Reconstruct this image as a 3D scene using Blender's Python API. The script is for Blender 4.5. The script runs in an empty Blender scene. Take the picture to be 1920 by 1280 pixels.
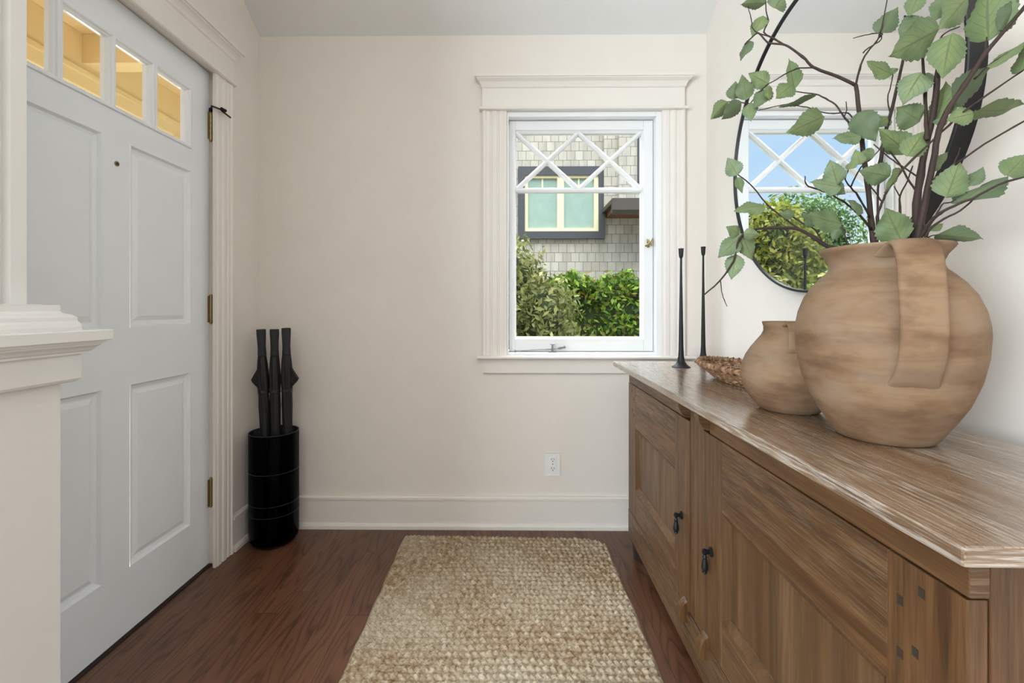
import bpy, math, random
import numpy as np
from mathutils import Vector, Matrix

scene = bpy.context.scene
COL = scene.collection
random.seed(7)
R = math.radians

# ------------------------------------------------------------------ camera
cam_data = bpy.data.cameras.new('camera')
cam_data.sensor_width = 36.0
cam_data.lens = 36.0 * 853.0 / 1920.0
cam_data.shift_x = (960 - 944.07) / 1920.0
cam_data.shift_y = -(640 - 579) / 1920.0
cam_data.clip_start = 0.02
cam = bpy.data.objects.new('camera', cam_data)
cam.location = (0, 0, 1.10)
cam.rotation_euler = (R(90), 0, R(0.6))
COL.objects.link(cam)
scene.camera = cam

# ------------------------------------------------------------------ view, world, sun, fill lights
scene.view_settings.view_transform = 'Standard'
scene.view_settings.look = 'None'
scene.view_settings.exposure = 0.0
scene.view_settings.gamma = 1.0
scene.view_settings.use_curve_mapping = False

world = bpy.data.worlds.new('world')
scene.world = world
world.use_nodes = True
wn = world.node_tree.nodes
wl = world.node_tree.links
wn.clear()
w_out = wn.new('ShaderNodeOutputWorld')
w_bg = wn.new('ShaderNodeBackground')
w_tc = wn.new('ShaderNodeTexCoord')
w_sep = wn.new('ShaderNodeSeparateXYZ')
w_ramp = wn.new('ShaderNodeValToRGB')
w_ramp.color_ramp.elements[0].position = 0.0
w_ramp.color_ramp.elements[0].color = (0.86, 0.93, 1.0, 1)
w_ramp.color_ramp.elements[1].position = 0.62
w_ramp.color_ramp.elements[1].color = (0.88, 0.95, 1.0, 1)
e = w_ramp.color_ramp.elements.new(0.28)
e.color = (0.50, 0.73, 0.99, 1)
# upper sky, out of view, boosted to light the room through the window
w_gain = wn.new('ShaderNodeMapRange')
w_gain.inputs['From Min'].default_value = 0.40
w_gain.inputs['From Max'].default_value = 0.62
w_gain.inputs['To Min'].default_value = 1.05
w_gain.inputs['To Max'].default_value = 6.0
w_side = wn.new('ShaderNodeMapRange')      # extra boost added beyond the end wall for more window light
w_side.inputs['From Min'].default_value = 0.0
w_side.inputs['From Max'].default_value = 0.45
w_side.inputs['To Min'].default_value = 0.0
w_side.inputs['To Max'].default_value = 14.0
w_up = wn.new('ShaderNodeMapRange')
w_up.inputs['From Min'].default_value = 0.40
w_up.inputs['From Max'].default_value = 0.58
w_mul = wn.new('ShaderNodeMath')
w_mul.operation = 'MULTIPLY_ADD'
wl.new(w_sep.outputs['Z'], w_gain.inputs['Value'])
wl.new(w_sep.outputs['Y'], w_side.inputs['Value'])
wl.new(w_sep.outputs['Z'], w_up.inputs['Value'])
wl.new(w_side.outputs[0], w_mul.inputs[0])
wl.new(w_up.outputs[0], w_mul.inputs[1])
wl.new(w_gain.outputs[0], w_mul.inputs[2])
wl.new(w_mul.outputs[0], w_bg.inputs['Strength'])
wl.new(w_tc.outputs['Generated'], w_sep.inputs[0])
wl.new(w_sep.outputs['Z'], w_ramp.inputs['Fac'])
wl.new(w_ramp.outputs['Color'], w_bg.inputs['Color'])
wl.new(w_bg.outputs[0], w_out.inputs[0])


def add_light(name, kind, loc, energy, color, direction=None, size=None, size_y=None, angle=None):
    d = bpy.data.lights.new(name, kind)
    d.energy = energy
    d.color = color
    if kind == 'AREA':
        d.shape = 'RECTANGLE'
        d.size = size
        d.size_y = size_y
    if kind == 'SUN':
        d.angle = angle
    if kind == 'POINT':
        d.shadow_soft_size = size
    o = bpy.data.objects.new(name, d)
    o.location = loc
    if direction is not None:
        o.rotation_euler = Vector(direction).to_track_quat('-Z', 'Y').to_euler()
    COL.objects.link(o)
    return o


SUN = add_light('sun', 'SUN', (6, -8, 12), 0.6, (1.0, 0.90, 0.74), (-0.12, 1.0, -0.85), angle=R(30))
# fill areas added behind the camera to light the room
add_light('rear_fill', 'AREA', (-1.1, -3.30, 1.45), 26, (0.92, 0.97, 1.0), (0.18, 1.0, 0.0), size=2.8, size_y=1.9)
add_light('side_fill', 'AREA', (-2.70, -1.1, 1.5), 310, (0.78, 0.91, 1.0), (1.0, 0.40, 0.0), size=2.9, size_y=2.0)
add_light('ceiling_fill', 'AREA', (-0.3, -0.7, 2.86), 12, (1.0, 0.90, 0.78), (0.0, 0.0, -1.0), size=1.2, size_y=1.2)
add_light('porch_fill', 'POINT', (-1.95, 2.3, 1.3), 20, (1.0, 0.92, 0.76), size=0.25)  # warm fill added to brighten the porch ceiling, no lamp hangs here
add_light('porch_fill', 'POINT', (-2.1, 3.3, 1.3), 18, (1.0, 0.92, 0.76), size=0.25)  # second added porch fill


# ------------------------------------------------------------------ mesh helpers
class MB:
    def __init__(self):
        self.v = []
        self.f = []
        self.uv = []

    def add(self, verts, faces):
        b = len(self.v)
        self.v.extend([tuple(p) for p in verts])
        self.f.extend([tuple(b + i for i in f) for f in faces])
        return self

    def box(self, x0, x1, y0, y1, z0, z1):
        v = [(x0, y0, z0), (x1, y0, z0), (x1, y1, z0), (x0, y1, z0), (x0, y0, z1), (x1, y0, z1), (x1, y1, z1), (x0, y1, z1)]
        return self.add(v, [(0, 3, 2, 1), (4, 5, 6, 7), (0, 1, 5, 4), (1, 2, 6, 5), (2, 3, 7, 6), (3, 0, 4, 7)])

    def loft(self, rings, cap0=True, cap1=True):
        n = len(rings[0])
        v = [p for r in rings for p in r]
        f = []
        for k in range(len(rings) - 1):
            for i in range(n):
                j = (i + 1) % n
                f.append((k * n + i, k * n + j, (k + 1) * n + j, (k + 1) * n + i))
        if cap0:
            f.append(tuple(reversed(range(n))))
        if cap1:
            f.append(tuple((len(rings) - 1) * n + i for i in range(n)))
        return self.add(v, f)

    def rects(self, lst):
        """stack of horizontal rectangles (x0,x1,y0,y1,z)"""
        return self.loft([[(a, c, z), (b, c, z), (b, d, z), (a, d, z)] for a, b, c, d, z in lst])

    def extrude(self, poly, axis, a, b):
        """poly: 2-D outline; axis 'x': points are (y,z); 'y': (x,z); 'z': (x,y)"""
        def m(p, t):
            return {'x': (t, p[0], p[1]), 'y': (p[0], t, p[1]), 'z': (p[0], p[1], t)}[axis]
        return self.loft([[m(p, a) for p in poly], [m(p, b) for p in poly]])

    def lathe(self, prof, c=(0, 0, 0), n=48, caps=(False, False)):
        rings = []
        for r, z in prof:
            rings.append([(c[0] + r * math.cos(2 * math.pi * i / n), c[1] + r * math.sin(2 * math.pi * i / n), c[2] + z) for i in range(n)])
        return self.loft(rings, caps[0], caps[1])

    def tube(self, pts, rad, n=8, caps=True):
        P = [Vector(p) for p in pts]
        if not hasattr(rad, '__len__'):
            rad = [rad] * len(P)
        rings = []
        up = None
        for i, p in enumerate(P):
            t = (P[min(i + 1, len(P) - 1)] - P[max(i - 1, 0)]).normalized()
            if up is None:
                up = Vector((0, 0, 1)) if abs(t.z) < 0.9 else Vector((1, 0, 0))
            a = up - t * up.dot(t)
            if a.length < 1e-6:
                a = t.orthogonal()
            a.normalize()
            b = t.cross(a)
            up = a
            rings.append([tuple(p + (a * math.cos(2 * math.pi * k / n) + b * math.sin(2 * math.pi * k / n)) * rad[i]) for k in range(n)])
        return self.loft(rings, caps, caps)

    def ring_tube(self, pts, rad, n=8):
        """closed tube"""
        P = [Vector(p) for p in pts]
        m = len(P)
        v = []
        for i, p in enumerate(P):
            t = (P[(i + 1) % m] - P[i - 1]).normalized()
            a = Vector((0, 0, 1)) - t * t.z
            a.normalize()
            b = t.cross(a)
            r = rad[i] if hasattr(rad, '__len__') else rad
            v += [tuple(p + (a * math.cos(2 * math.pi * k / n) + b * math.sin(2 * math.pi * k / n)) * r) for k in range(n)]
        f = []
        for i in range(m):
            j = (i + 1) % m
            for k in range(n):
                l = (k + 1) % n
                f.append((i * n + k, i * n + l, j * n + l, j * n + k))
        return self.add(v, f)

    def build(self, name, mat, parent=None, smooth=False, bevel=0, local=False, subsurf=0, angle=35):
        off = Vector((0, 0, 0))
        if parent is not None and not local:
            q = parent
            while q is not None:
                off += q.location
                q = q.parent
        me = bpy.data.meshes.new(name)
        me.from_pydata([(x - off.x, y - off.y, z - off.z) for x, y, z in self.v], [], self.f)
        me.update()
        if smooth:
            me.polygons.foreach_set('use_smooth', [True] * len(me.polygons))
        o = bpy.data.objects.new(name, me)
        COL.objects.link(o)
        me.materials.append(mat)
        if parent is not None:
            o.parent = parent
        if bevel:
            m = o.modifiers.new('bevel', 'BEVEL')
            m.width = bevel
            m.segments = 2
            m.limit_method = 'ANGLE'
            m.angle_limit = R(30)
        if subsurf:
            m = o.modifiers.new('subsurf', 'SUBSURF')
            m.levels = m.render_levels = subsurf
        if smooth and angle < 180 and not subsurf:
            try:
                me.set_sharp_from_angle(angle=R(angle))
            except Exception:
                pass
        return o


def tag(o, label=None, cat=None, group=None, kind=None):
    if label:
        o['label'] = label
    if cat:
        o['category'] = cat
    if group:
        o['group'] = group
    if kind:
        o['kind'] = kind
    return o


def empty(name, loc, label=None, cat=None, group=None, kind=None, rz=0.0):
    o = bpy.data.objects.new(name, None)
    o.empty_display_size = 0.05
    o.location = loc
    o.rotation_euler = (0, 0, rz)
    COL.objects.link(o)
    return tag(o, label, cat, group, kind)


def struct(o, label, cat):
    return tag(o, label, cat, kind='structure')


def copy_tree(o, parent=None):
    c = o.copy()
    COL.objects.link(c)
    if parent is not None:
        c.parent = parent
    for ch in list(o.children):
        copy_tree(ch, c)
    return c


# ------------------------------------------------------------------ materials
def s2l(c):
    return tuple((x / 255 / 12.92) if x / 255 <= 0.04045 else ((x / 255 + 0.055) / 1.055) ** 2.4 for x in c)


class NT:
    def __init__(self, name):
        self.m = bpy.data.materials.new(name)
        self.m.use_nodes = True
        self.n = self.m.node_tree.nodes
        self.l = self.m.node_tree.links
        self.n.clear()
        self.out = self.n.new('ShaderNodeOutputMaterial')
        self.b = self.n.new('ShaderNodeBsdfPrincipled')
        self.l.new(self.b.outputs[0], self.out.inputs[0])

    def node(self, t, **kw):
        x = self.n.new(t)
        for k, v in kw.items():
            setattr(x, k, v)
        return x

    def link(self, a, b):
        self.l.new(a, b)

    def coord(self, kind='Object', scale=(1, 1, 1), rot=(0, 0, 0), loc=(0, 0, 0)):
        t = self.node('ShaderNodeTexCoord')
        m = self.node('ShaderNodeMapping')
        m.inputs['Scale'].default_value = scale
        m.inputs['Rotation'].default_value = rot
        m.inputs['Location'].default_value = loc
        self.link(t.outputs[kind], m.inputs[0])
        return m.outputs[0]

    def noise(self, vec, scale, detail=4, rough=0.55, dist=0.0):
        x = self.node('ShaderNodeTexNoise')
        x.inputs['Scale'].default_value = scale
        x.inputs['Detail'].default_value = detail
        x.inputs['Roughness'].default_value = rough
        x.inputs['Distortion'].default_value = dist
        self.link(vec, x.inputs['Vector'])
        return x.outputs['Fac']

    def ramp(self, fac, stops, interp='LINEAR'):
        x = self.node('ShaderNodeValToRGB')
        x.color_ramp.interpolation = interp
        el = x.color_ramp.elements
        while len(el) < len(stops):
            el.new(0.5)
        for k, (p, c) in enumerate(stops):
            el[k].position = p
            el[k].color = (c[0], c[1], c[2], 1) if hasattr(c, '__len__') else (c, c, c, 1)
        self.link(fac, x.inputs[0])
        return x.outputs[0]

    def mix(self, fac, a, b, mode='MIX'):
        x = self.node('ShaderNodeMix', data_type='RGBA', blend_type=mode)
        for s, v in ((x.inputs[0], fac), (x.inputs[6], a), (x.inputs[7], b)):
            if isinstance(v, (int, float)):
                s.default_value = v
            elif isinstance(v, tuple):
                s.default_value = (v[0], v[1], v[2], 1)
            else:
                self.link(v, s)
        return x.outputs[2]

    def math(self, op, a, b=None, c=None):
        x = self.node('ShaderNodeMath', operation=op)
        for s, v in zip(x.inputs, (a, b, c)):
            if v is None:
                continue
            if isinstance(v, (int, float)):
                s.default_value = v
            else:
                self.link(v, s)
        return x.outputs[0]

    def sep(self, vec):
        x = self.node('ShaderNodeSeparateXYZ')
        self.link(vec, x.inputs[0])
        return x.outputs

    def bump(self, h, strength=0.3, dist=0.01):
        x = self.node('ShaderNodeBump')
        x.inputs['Strength'].default_value = strength
        x.inputs['Distance'].default_value = dist
        self.link(h, x.inputs['Height'])
        self.link(x.outputs[0], self.b.inputs['Normal'])

    def set(self, color=None, rough=None, metal=None, spec=None):
        for k, v in (('Base Color', color), ('Roughness', rough), ('Metallic', metal), ('Specular IOR Level', spec)):
            if v is None:
                continue
            s = self.b.inputs[k]
            if isinstance(v, (int, float)):
                s.default_value = v
            elif isinstance(v, tuple):
                s.default_value = (v[0], v[1], v[2], 1)
            else:
                self.link(v, s)
        return self.m


def plain(name, rgb, rough=0.5, metal=0.0, spec=0.5, var=0.04, bump=0.0, bscale=60):
    t = NT(name)
    v = t.coord('Object')
    c = s2l(rgb)
    n = t.noise(v, 9.0, 3)
    lo = tuple(x * (1 - var) for x in c)
    hi = tuple(min(1, x * (1 + var)) for x in c)
    t.set(t.ramp(n, [(0.3, lo), (0.7, hi)]), rough, metal, spec)
    if bump:
        t.bump(t.noise(v, bscale, 3), bump, 0.002)
    return t.m


M = {}
M['wall'] = plain('wall_paint', (230, 222, 213), 0.75, spec=0.2, var=0.012, bump=0.12, bscale=160)
M['ceil'] = plain('ceiling_paint', (226, 225, 222), 0.8, spec=0.2, var=0.01)
M['trim'] = plain('white_trim_paint', (236, 236, 236), 0.38, spec=0.4, var=0.01)
M['casing'] = plain('casing_paint', (231, 224, 216), 0.42, spec=0.4, var=0.01)
M['door'] = plain('door_paint', (236, 238, 240), 0.34, spec=0.4, var=0.01)
M['iron'] = plain('black_iron', (27, 27, 29), 0.5, metal=0.4, var=0.25, bump=0.25, bscale=90)
M['black'] = plain('black_frame', (22, 23, 26), 0.42, var=0.1)
M['brass'] = plain('aged_brass', (160, 142, 104), 0.34, metal=0.85, var=0.18)
M['nickel'] = plain('brushed_nickel', (150, 150, 150), 0.3, metal=0.9, var=0.08)
M['dark_rubber'] = plain('dark_rubber', (30, 29, 28), 0.6, var=0.1)
M['plastic'] = plain('white_plastic', (236, 234, 230), 0.35, var=0.01)
M['slot'] = plain('dark_slot', (30, 28, 26), 0.6)
M['handle_foam'] = plain('umbrella_handle_foam', (42, 43, 46), 0.75, var=0.1, bump=0.2, bscale=400)
M['umbrella_cloth'] = plain('umbrella_cloth', (17, 17, 19), 0.6, var=0.2, bump=0.15, bscale=200)
M['cream'] = plain('cream_porch_paint', (226, 203, 154), 0.6, var=0.02)
M['cream_trim'] = plain('cream_window_paint', (232, 220, 178), 0.55, var=0.02)
M['slate_trim'] = plain('slate_trim_paint', (66, 67, 71), 0.6, var=0.05)
M['eave'] = plain('eave_boards', (72, 66, 60), 0.7, var=0.15)
M['soffit'] = plain('soffit_wood', (120, 78, 52), 0.7, var=0.15)
M['bark'] = plain('branch_bark', (52, 37, 31), 0.75, var=0.35, bump=0.5, bscale=120)
M['trunk'] = plain('garden_bark', (84, 68, 52), 0.85, var=0.3, bump=0.5, bscale=30)
M['soil'] = plain('garden_soil', (96, 92, 62), 0.9, var=0.3)
M['pillar'] = plain('pillar_paint', (232, 230, 227), 0.42, spec=0.4, var=0.01)


def mat_glass(name, tint=(0.985, 0.99, 0.985), gloss=0.06):
    t = NT(name)
    tr = t.node('ShaderNodeBsdfTransparent')
    tr.inputs[0].default_value = (*tint, 1)
    gl = t.node('ShaderNodeBsdfGlossy')
    gl.inputs['Roughness'].default_value = 0.02
    mx = t.node('ShaderNodeMixShader')
    lw = t.node('ShaderNodeLayerWeight')
    lw.inputs['Blend'].default_value = 0.12
    t.link(t.math('MULTIPLY', lw.outputs['Fresnel'], gloss * 6), mx.inputs[0])
    t.link(tr.outputs[0], mx.inputs[1])
    t.link(gl.outputs[0], mx.inputs[2])
    t.link(mx.outputs[0], t.out.inputs[0])
    return t.m


M['glass'] = mat_glass('window_glass')
M['house_glass'] = plain('house_window_glass', (150, 172, 160), 0.25, var=0.06)
M['smoke'] = mat_glass('smoked_plastic', (0.30, 0.32, 0.36), 0.10)

t = NT('mirror_silver')
M['mirror'] = t.set((0.93, 0.94, 0.94), 0.0, 1.0)


def mat_floor():
    t = NT('oak_floor_boards')
    co = t.coord('Object')
    x, y, z = t.sep(co)
    W = 0.083
    col = t.math('FLOOR', t.math('DIVIDE', x, W))
    wn_ = t.node('ShaderNodeTexWhiteNoise', noise_dimensions='1D')
    t.link(col, wn_.inputs['W'])
    rnd = wn_.outputs['Value']
    yy = t.math('ADD', y, t.math('MULTIPLY', rnd, 3.7))
    row = t.math('FLOOR', t.math('DIVIDE', yy, 1.35))
    wn2 = t.node('ShaderNodeTexWhiteNoise', noise_dimensions='2D')
    cv = t.node('ShaderNodeCombineXYZ')
    t.link(col, cv.inputs[0])
    t.link(row, cv.inputs[1])
    t.link(cv.outputs[0], wn2.inputs['Vector'])
    r2 = wn2.outputs['Value']
    # grain: contour lines of a stretched noise give cathedral figures
    gv = t.node('ShaderNodeCombineXYZ')
    t.link(t.math('MULTIPLY', x, 9.0), gv.inputs[0])
    t.link(t.math('MULTIPLY', y, 1.15), gv.inputs[1])
    t.link(t.math('MULTIPLY', t.math('ADD', r2, rnd), 37.0), gv.inputs[2])
    nz = t.noise(gv.outputs[0], 1.0, 2, 0.45, 0.25)
    rings = t.math('PINGPONG', t.math('MULTIPLY', nz, 26.0), 1.0)
    ringc = t.ramp(rings, [(0.0, 0.28), (0.14, 0.55), (0.42, 0.92), (1.0, 1.0)])
    fv = t.node('ShaderNodeCombineXYZ')
    t.link(t.math('MULTIPLY', x, 260.0), fv.inputs[0])
    t.link(t.math('MULTIPLY', y, 6.0), fv.inputs[1])
    t.link(t.math('MULTIPLY', r2, 11.0), fv.inputs[2])
    fine = t.noise(fv.outputs[0], 1.0, 3, 0.6)
    c = t.mix(ringc, s2l((66, 40, 29)), s2l((122, 83, 60)))
    c = t.mix(t.ramp(fine, [(0.35, 0.0), (0.7, 1.0)]), t.mix(1.0, c, (0.70, 0.68, 0.68), 'MULTIPLY'), c)
    c = t.mix(t.math('MULTIPLY', r2, 0.55), c, t.mix(1.0, c, (0.72, 0.68, 0.66), 'MULTIPLY'))
    fx = t.math('FRACT', t.math('DIVIDE', x, W))
    fy = t.math('FRACT', t.math('DIVIDE', yy, 1.35))
    ex = t.math('MINIMUM', fx, t.math('SUBTRACT', 1.0, fx))
    seam = t.math('MAXIMUM', t.math('LESS_THAN', ex, 0.013), t.math('LESS_THAN', fy, 0.0018))
    c = t.mix(t.math('MULTIPLY', seam, 0.7), c, s2l((28, 17, 13)))
    rg = t.ramp(fine, [(0.3, 0.36), (0.8, 0.27)])
    t.bump(t.math('SUBTRACT', t.math('MULTIPLY', rings, 0.15), t.math('MULTIPLY', seam, 1.0)), 0.12, 0.002)
    return t.set(c, rg, spec=0.45)


M['floor'] = mat_floor()


def mat_wood(name, axis, base, dark, light, streak, streak_col, rough=0.42, tscale=1.0, coat=0.0):
    """grain runs along axis ('y' or 'z')"""
    t = NT(name)
    long, cross = 2.6 * tscale, 56.0 * tscale
    sc = {'y': (cross, long, cross), 'z': (cross, cross, long), 'x': (long, cross, cross)}[axis]
    oi = t.node('ShaderNodeObjectInfo')
    off = t.node('ShaderNodeCombineXYZ')
    for k in range(3):
        t.link(t.math('MULTIPLY', oi.outputs['Random'], 7.3 + k), off.inputs[k])
    tc = t.node('ShaderNodeTexCoord')
    ad = t.node('ShaderNodeVectorMath', operation='ADD')
    t.link(tc.outputs['Object'], ad.inputs[0])
    t.link(off.outputs[0], ad.inputs[1])
    nrm = t.sep(tc.outputs['Normal'])['xyz'.index(axis)]
    endface = t.math('GREATER_THAN', t.math('ABSOLUTE', nrm), 0.7)
    alt = {'y': 'x', 'z': 'x', 'x': 'y'}[axis]
    sc_end = tuple(long if q == alt else cross for q in 'xyz')
    def mapped(s):
        k = s[0] / sc[0]
        m = t.node('ShaderNodeMapping')
        m.inputs['Scale'].default_value = s
        t.link(ad.outputs[0], m.inputs[0])
        m2 = t.node('ShaderNodeMapping')
        m2.inputs['Scale'].default_value = tuple(q * k for q in sc_end)
        t.link(ad.outputs[0], m2.inputs[0])
        mv = t.node('ShaderNodeMix', data_type='VECTOR')
        t.link(endface, mv.inputs[0])
        t.link(m.outputs[0], mv.inputs[4])
        t.link(m2.outputs[0], mv.inputs[5])
        return mv.outputs[1]
    g = t.noise(mapped(sc), 1.0, 5, 0.6, 0.4)
    g2 = t.noise(mapped(tuple(q * 5.0 for q in sc)), 1.0, 4, 0.65)
    big = t.noise(mapped(tuple(q * 0.22 for q in sc)), 1.0, 3, 0.5, 0.6)
    c = t.ramp(g, [(0.28, dark), (0.5, base), (0.75, light)])
    c = t.mix(t.math('MULTIPLY', t.ramp(g2, [(0.35, 1.0), (0.6, 0.0)]), 0.32), c, dark)
    c = t.mix(t.math('MULTIPLY', t.ramp(big, [(0.38, 0.0), (0.66, 1.0)]), 0.35), c, t.mix(1.0, c, (1.12, 0.92, 0.76), 'MULTIPLY'))
    mask = t.math('MULTIPLY', t.ramp(big, [(0.30, 1.0), (0.60, 0.0)]), t.ramp(g2, [(0.47, 0.0), (0.60, 1.0)]))
    c = t.mix(t.math('MULTIPLY', mask, streak), c, streak_col)
    t.bump(t.math('ADD', g2, t.math('MULTIPLY', g, 0.5)), 0.22 if not coat else 0.12, 0.0015)
    t.b.inputs['Coat Weight'].default_value = coat
    t.b.inputs['Coat Roughness'].default_value = 0.2
    return t.set(c, t.ramp(g2, [(0.3, rough + 0.1), (0.7, rough - 0.04)]), spec=0.4)


b_, d_, l_ = s2l((94, 65, 38)), s2l((58, 39, 23)), s2l((116, 85, 53))
M['wood_y'] = mat_wood('weathered_wood_lengthwise', 'y', b_, d_, l_, 0.38, s2l((150, 132, 110)))
M['wood_z'] = mat_wood('weathered_wood_upright', 'z', b_, d_, l_, 0.16, s2l((136, 116, 92)))
M['wood_top'] = mat_wood('weathered_wood_top', 'y', s2l((128, 102, 78)), s2l((88, 67, 50)), s2l((152, 128, 103)), 0.85, s2l((210, 203, 194)), 0.25, coat=0.9)
M['wood_panel'] = mat_wood('weathered_wood_panel', 'z', s2l((96, 69, 43)), s2l((70, 50, 31)), s2l((116, 88, 58)), 0.10, s2l((170, 150, 126)), tscale=0.38)
M['wood_dark'] = plain('dark_wood_pegs', (52, 42, 33), 0.6, var=0.15)
M['foot'] = plain('dark_wood_foot_shade', (46, 36, 30), 0.6, var=0.15)  # foot darkened for the shade beneath the sideboard; threshold shares this colour


def mat_clay():
    t = NT('washed_terracotta')
    v = t.coord('Object', (3.5, 3.5, 22.0))
    v2 = t.coord('Object', (9.0, 9.0, 15.0))
    v3 = t.coord('Object')
    a = t.noise(v, 1.0, 5, 0.6, 0.5)
    b = t.noise(v2, 1.0, 4, 0.6)
    s = t.noise(v3, 55.0, 3, 0.6)
    c = t.ramp(a, [(0.28, s2l((104, 78, 57))), (0.50, s2l((129, 101, 76))), (0.70, s2l((146, 119, 93)))])
    c = t.mix(t.math('MULTIPLY', t.ramp(b, [(0.45, 0.0), (0.75, 1.0)]), 0.5), c, s2l((156, 138, 119)))
    c = t.mix(t.math('MULTIPLY', t.ramp(b, [(0.25, 1.0), (0.45, 0.0)]), 0.75), c, s2l((82, 61, 45)))
    c = t.mix(t.math('MULTIPLY', t.ramp(s, [(0.62, 0.0), (0.75, 1.0)]), 0.4), c, s2l((136, 102, 76)))
    t.bump(t.math('ADD', a, t.math('MULTIPLY', s, 0.25)), 0.22, 0.003)
    return t.set(c, 0.72, spec=0.25)


M['clay'] = mat_clay()


def mat_leaf(name, stops, vein, under):
    t = NT(name)
    oi = t.node('ShaderNodeObjectInfo')
    uv = t.node('ShaderNodeUVMap')
    x, y, z = t.sep(uv.outputs[0])
    c = t.ramp(oi.outputs['Random'], stops)
    nz = t.noise(t.coord('Object'), 38.0, 3)
    c = t.mix(t.ramp(nz, [(0.35, 0.0), (0.65, 0.8)]), c, t.mix(1.0, c, (0.66, 0.76, 0.60), 'MULTIPLY'))
    dx = t.math('ABSOLUTE', t.math('SUBTRACT', x, 0.5))
    tint = t.mix(t.ramp(dx, [(0.06, 1.0), (0.40, 0.0)]), t.mix(1.0, c, (0.86, 0.98, 0.98), 'MULTIPLY'), t.mix(1.0, c, (1.42, 1.30, 0.98), 'MULTIPLY'))
    c = t.mix(t.ramp(dx, [(0.42, 0.0), (0.49, 0.45)]), tint, t.mix(1.0, c, (0.55, 0.55, 0.5), 'MULTIPLY'))
    side = t.math('FRACT', t.math('MULTIPLY', t.math('SUBTRACT', y, t.math('MULTIPLY', dx, 0.75)), 6.0))
    sv = t.math('LESS_THAN', side, 0.12)
    mid = t.math('LESS_THAN', dx, 0.030)
    vv = t.math('MAXIMUM', t.math('MULTIPLY', sv, 0.6), t.math('MULTIPLY', mid, 0.8))
    c = t.mix(vv, c, vein)
    ge = t.node('ShaderNodeNewGeometry')
    c = t.mix(t.math('MULTIPLY', ge.outputs['Backfacing'], 0.35), c, under)
    t.set(c, 0.55, spec=0.3)
    t.bump(t.math('MULTIPLY', vv, -1.0), 0.25, 0.002)
    tl = t.node('ShaderNodeBsdfTranslucent')
    t.link(c, tl.inputs[0])
    mx = t.node('ShaderNodeMixShader')
    mx.inputs[0].default_value = 0.15
    t.link(t.b.outputs[0], mx.inputs[1])
    t.link(tl.outputs[0], mx.inputs[2])
    t.link(mx.outputs[0], t.out.inputs[0])
    return t.m


M['leaf'] = mat_leaf('sage_leaf', [(0.0, s2l((52, 70, 50))), (0.3, s2l((88, 106, 62))), (0.6, s2l((112, 126, 76))), (0.8, s2l((78, 98, 72))), (1.0, s2l((116, 132, 104)))], s2l((58, 66, 38)), s2l((140, 154, 122)))


def mat_foliage(name, stops):
    t = NT(name)
    wn_ = t.node('ShaderNodeNewGeometry')
    c = t.ramp(wn_.outputs['Random Per Island'], stops)
    t.set(c, 0.6, spec=0.3)
    tl = t.node('ShaderNodeBsdfTranslucent')
    t.link(c, tl.inputs[0])
    mx = t.node('ShaderNodeMixShader')
    mx.inputs[0].default_value = 0.3
    t.link(t.b.outputs[0], mx.inputs[1])
    t.link(tl.outputs[0], mx.inputs[2])
    t.link(mx.outputs[0], t.out.inputs[0])
    return t.m


M['hedge'] = mat_foliage('hedge_leaves', [(0.0, s2l((50, 76, 22))), (0.5, s2l((92, 122, 36))), (0.85, s2l((136, 162, 52))), (1.0, s2l((120, 84, 48)))])
M['bush'] = mat_foliage('bush_leaves', [(0.0, s2l((74, 80, 42))), (0.5, s2l((118, 122, 70))), (1.0, s2l((156, 156, 96)))])
M['tree_yellow'] = mat_foliage('yellow_green_leaves', [(0.0, s2l((62, 78, 22))), (0.5, s2l((116, 126, 42))), (1.0, s2l((166, 160, 70)))])
M['tree_green'] = mat_foliage('green_leaves', [(0.0, s2l((46, 70, 34))), (0.5, s2l((80, 110, 54))), (1.0, s2l((118, 144, 76)))])
M['core'] = plain('foliage_shade', (46, 58, 28), 0.9, var=0.3)  # shade inside the foliage, put into the colour of solid cores


def mat_shingle():
    t = NT('grey_shingles')
    co = t.coord('Object')
    x, y, z = t.sep(co)
    v = t.node('ShaderNodeCombineXYZ')
    t.link(t.math('ADD', x, y), v.inputs[0])
    t.link(z, v.inputs[1])
    br = t.node('ShaderNodeTexBrick')
    br.offset_frequency = 2
    br.inputs['Scale'].default_value = 1.0
    br.inputs['Brick Width'].default_value = 0.125
    br.inputs['Row Height'].default_value = 0.142
    br.inputs['Mortar Size'].default_value = 0.0045
    br.inputs['Mortar Smooth'].default_value = 0.1
    br.inputs['Color1'].default_value = (*s2l((172, 165, 152)), 1)
    br.inputs['Color2'].default_value = (*s2l((190, 184, 172)), 1)
    br.inputs['Mortar'].default_value = (*s2l((128, 124, 116)), 1)
    t.link(v.outputs[0], br.inputs['Vector'])
    fr = t.math('FRACT', t.math('DIVIDE', z, 0.142))
    n = t.noise(t.coord('Object', (14, 14, 3)), 1.0, 4)
    c = t.mix(t.ramp(n, [(0.3, 0.45), (0.6, 0.0)]), br.outputs['Color'], s2l((142, 138, 128)))
    t.bump(t.math('ADD', t.math('MULTIPLY', fr, -1.0), t.math('MULTIPLY', br.outputs['Fac'], -0.5)), 0.5, 0.02)
    return t.set(c, 0.85, spec=0.2)


M['shingle'] = mat_shingle()


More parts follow.
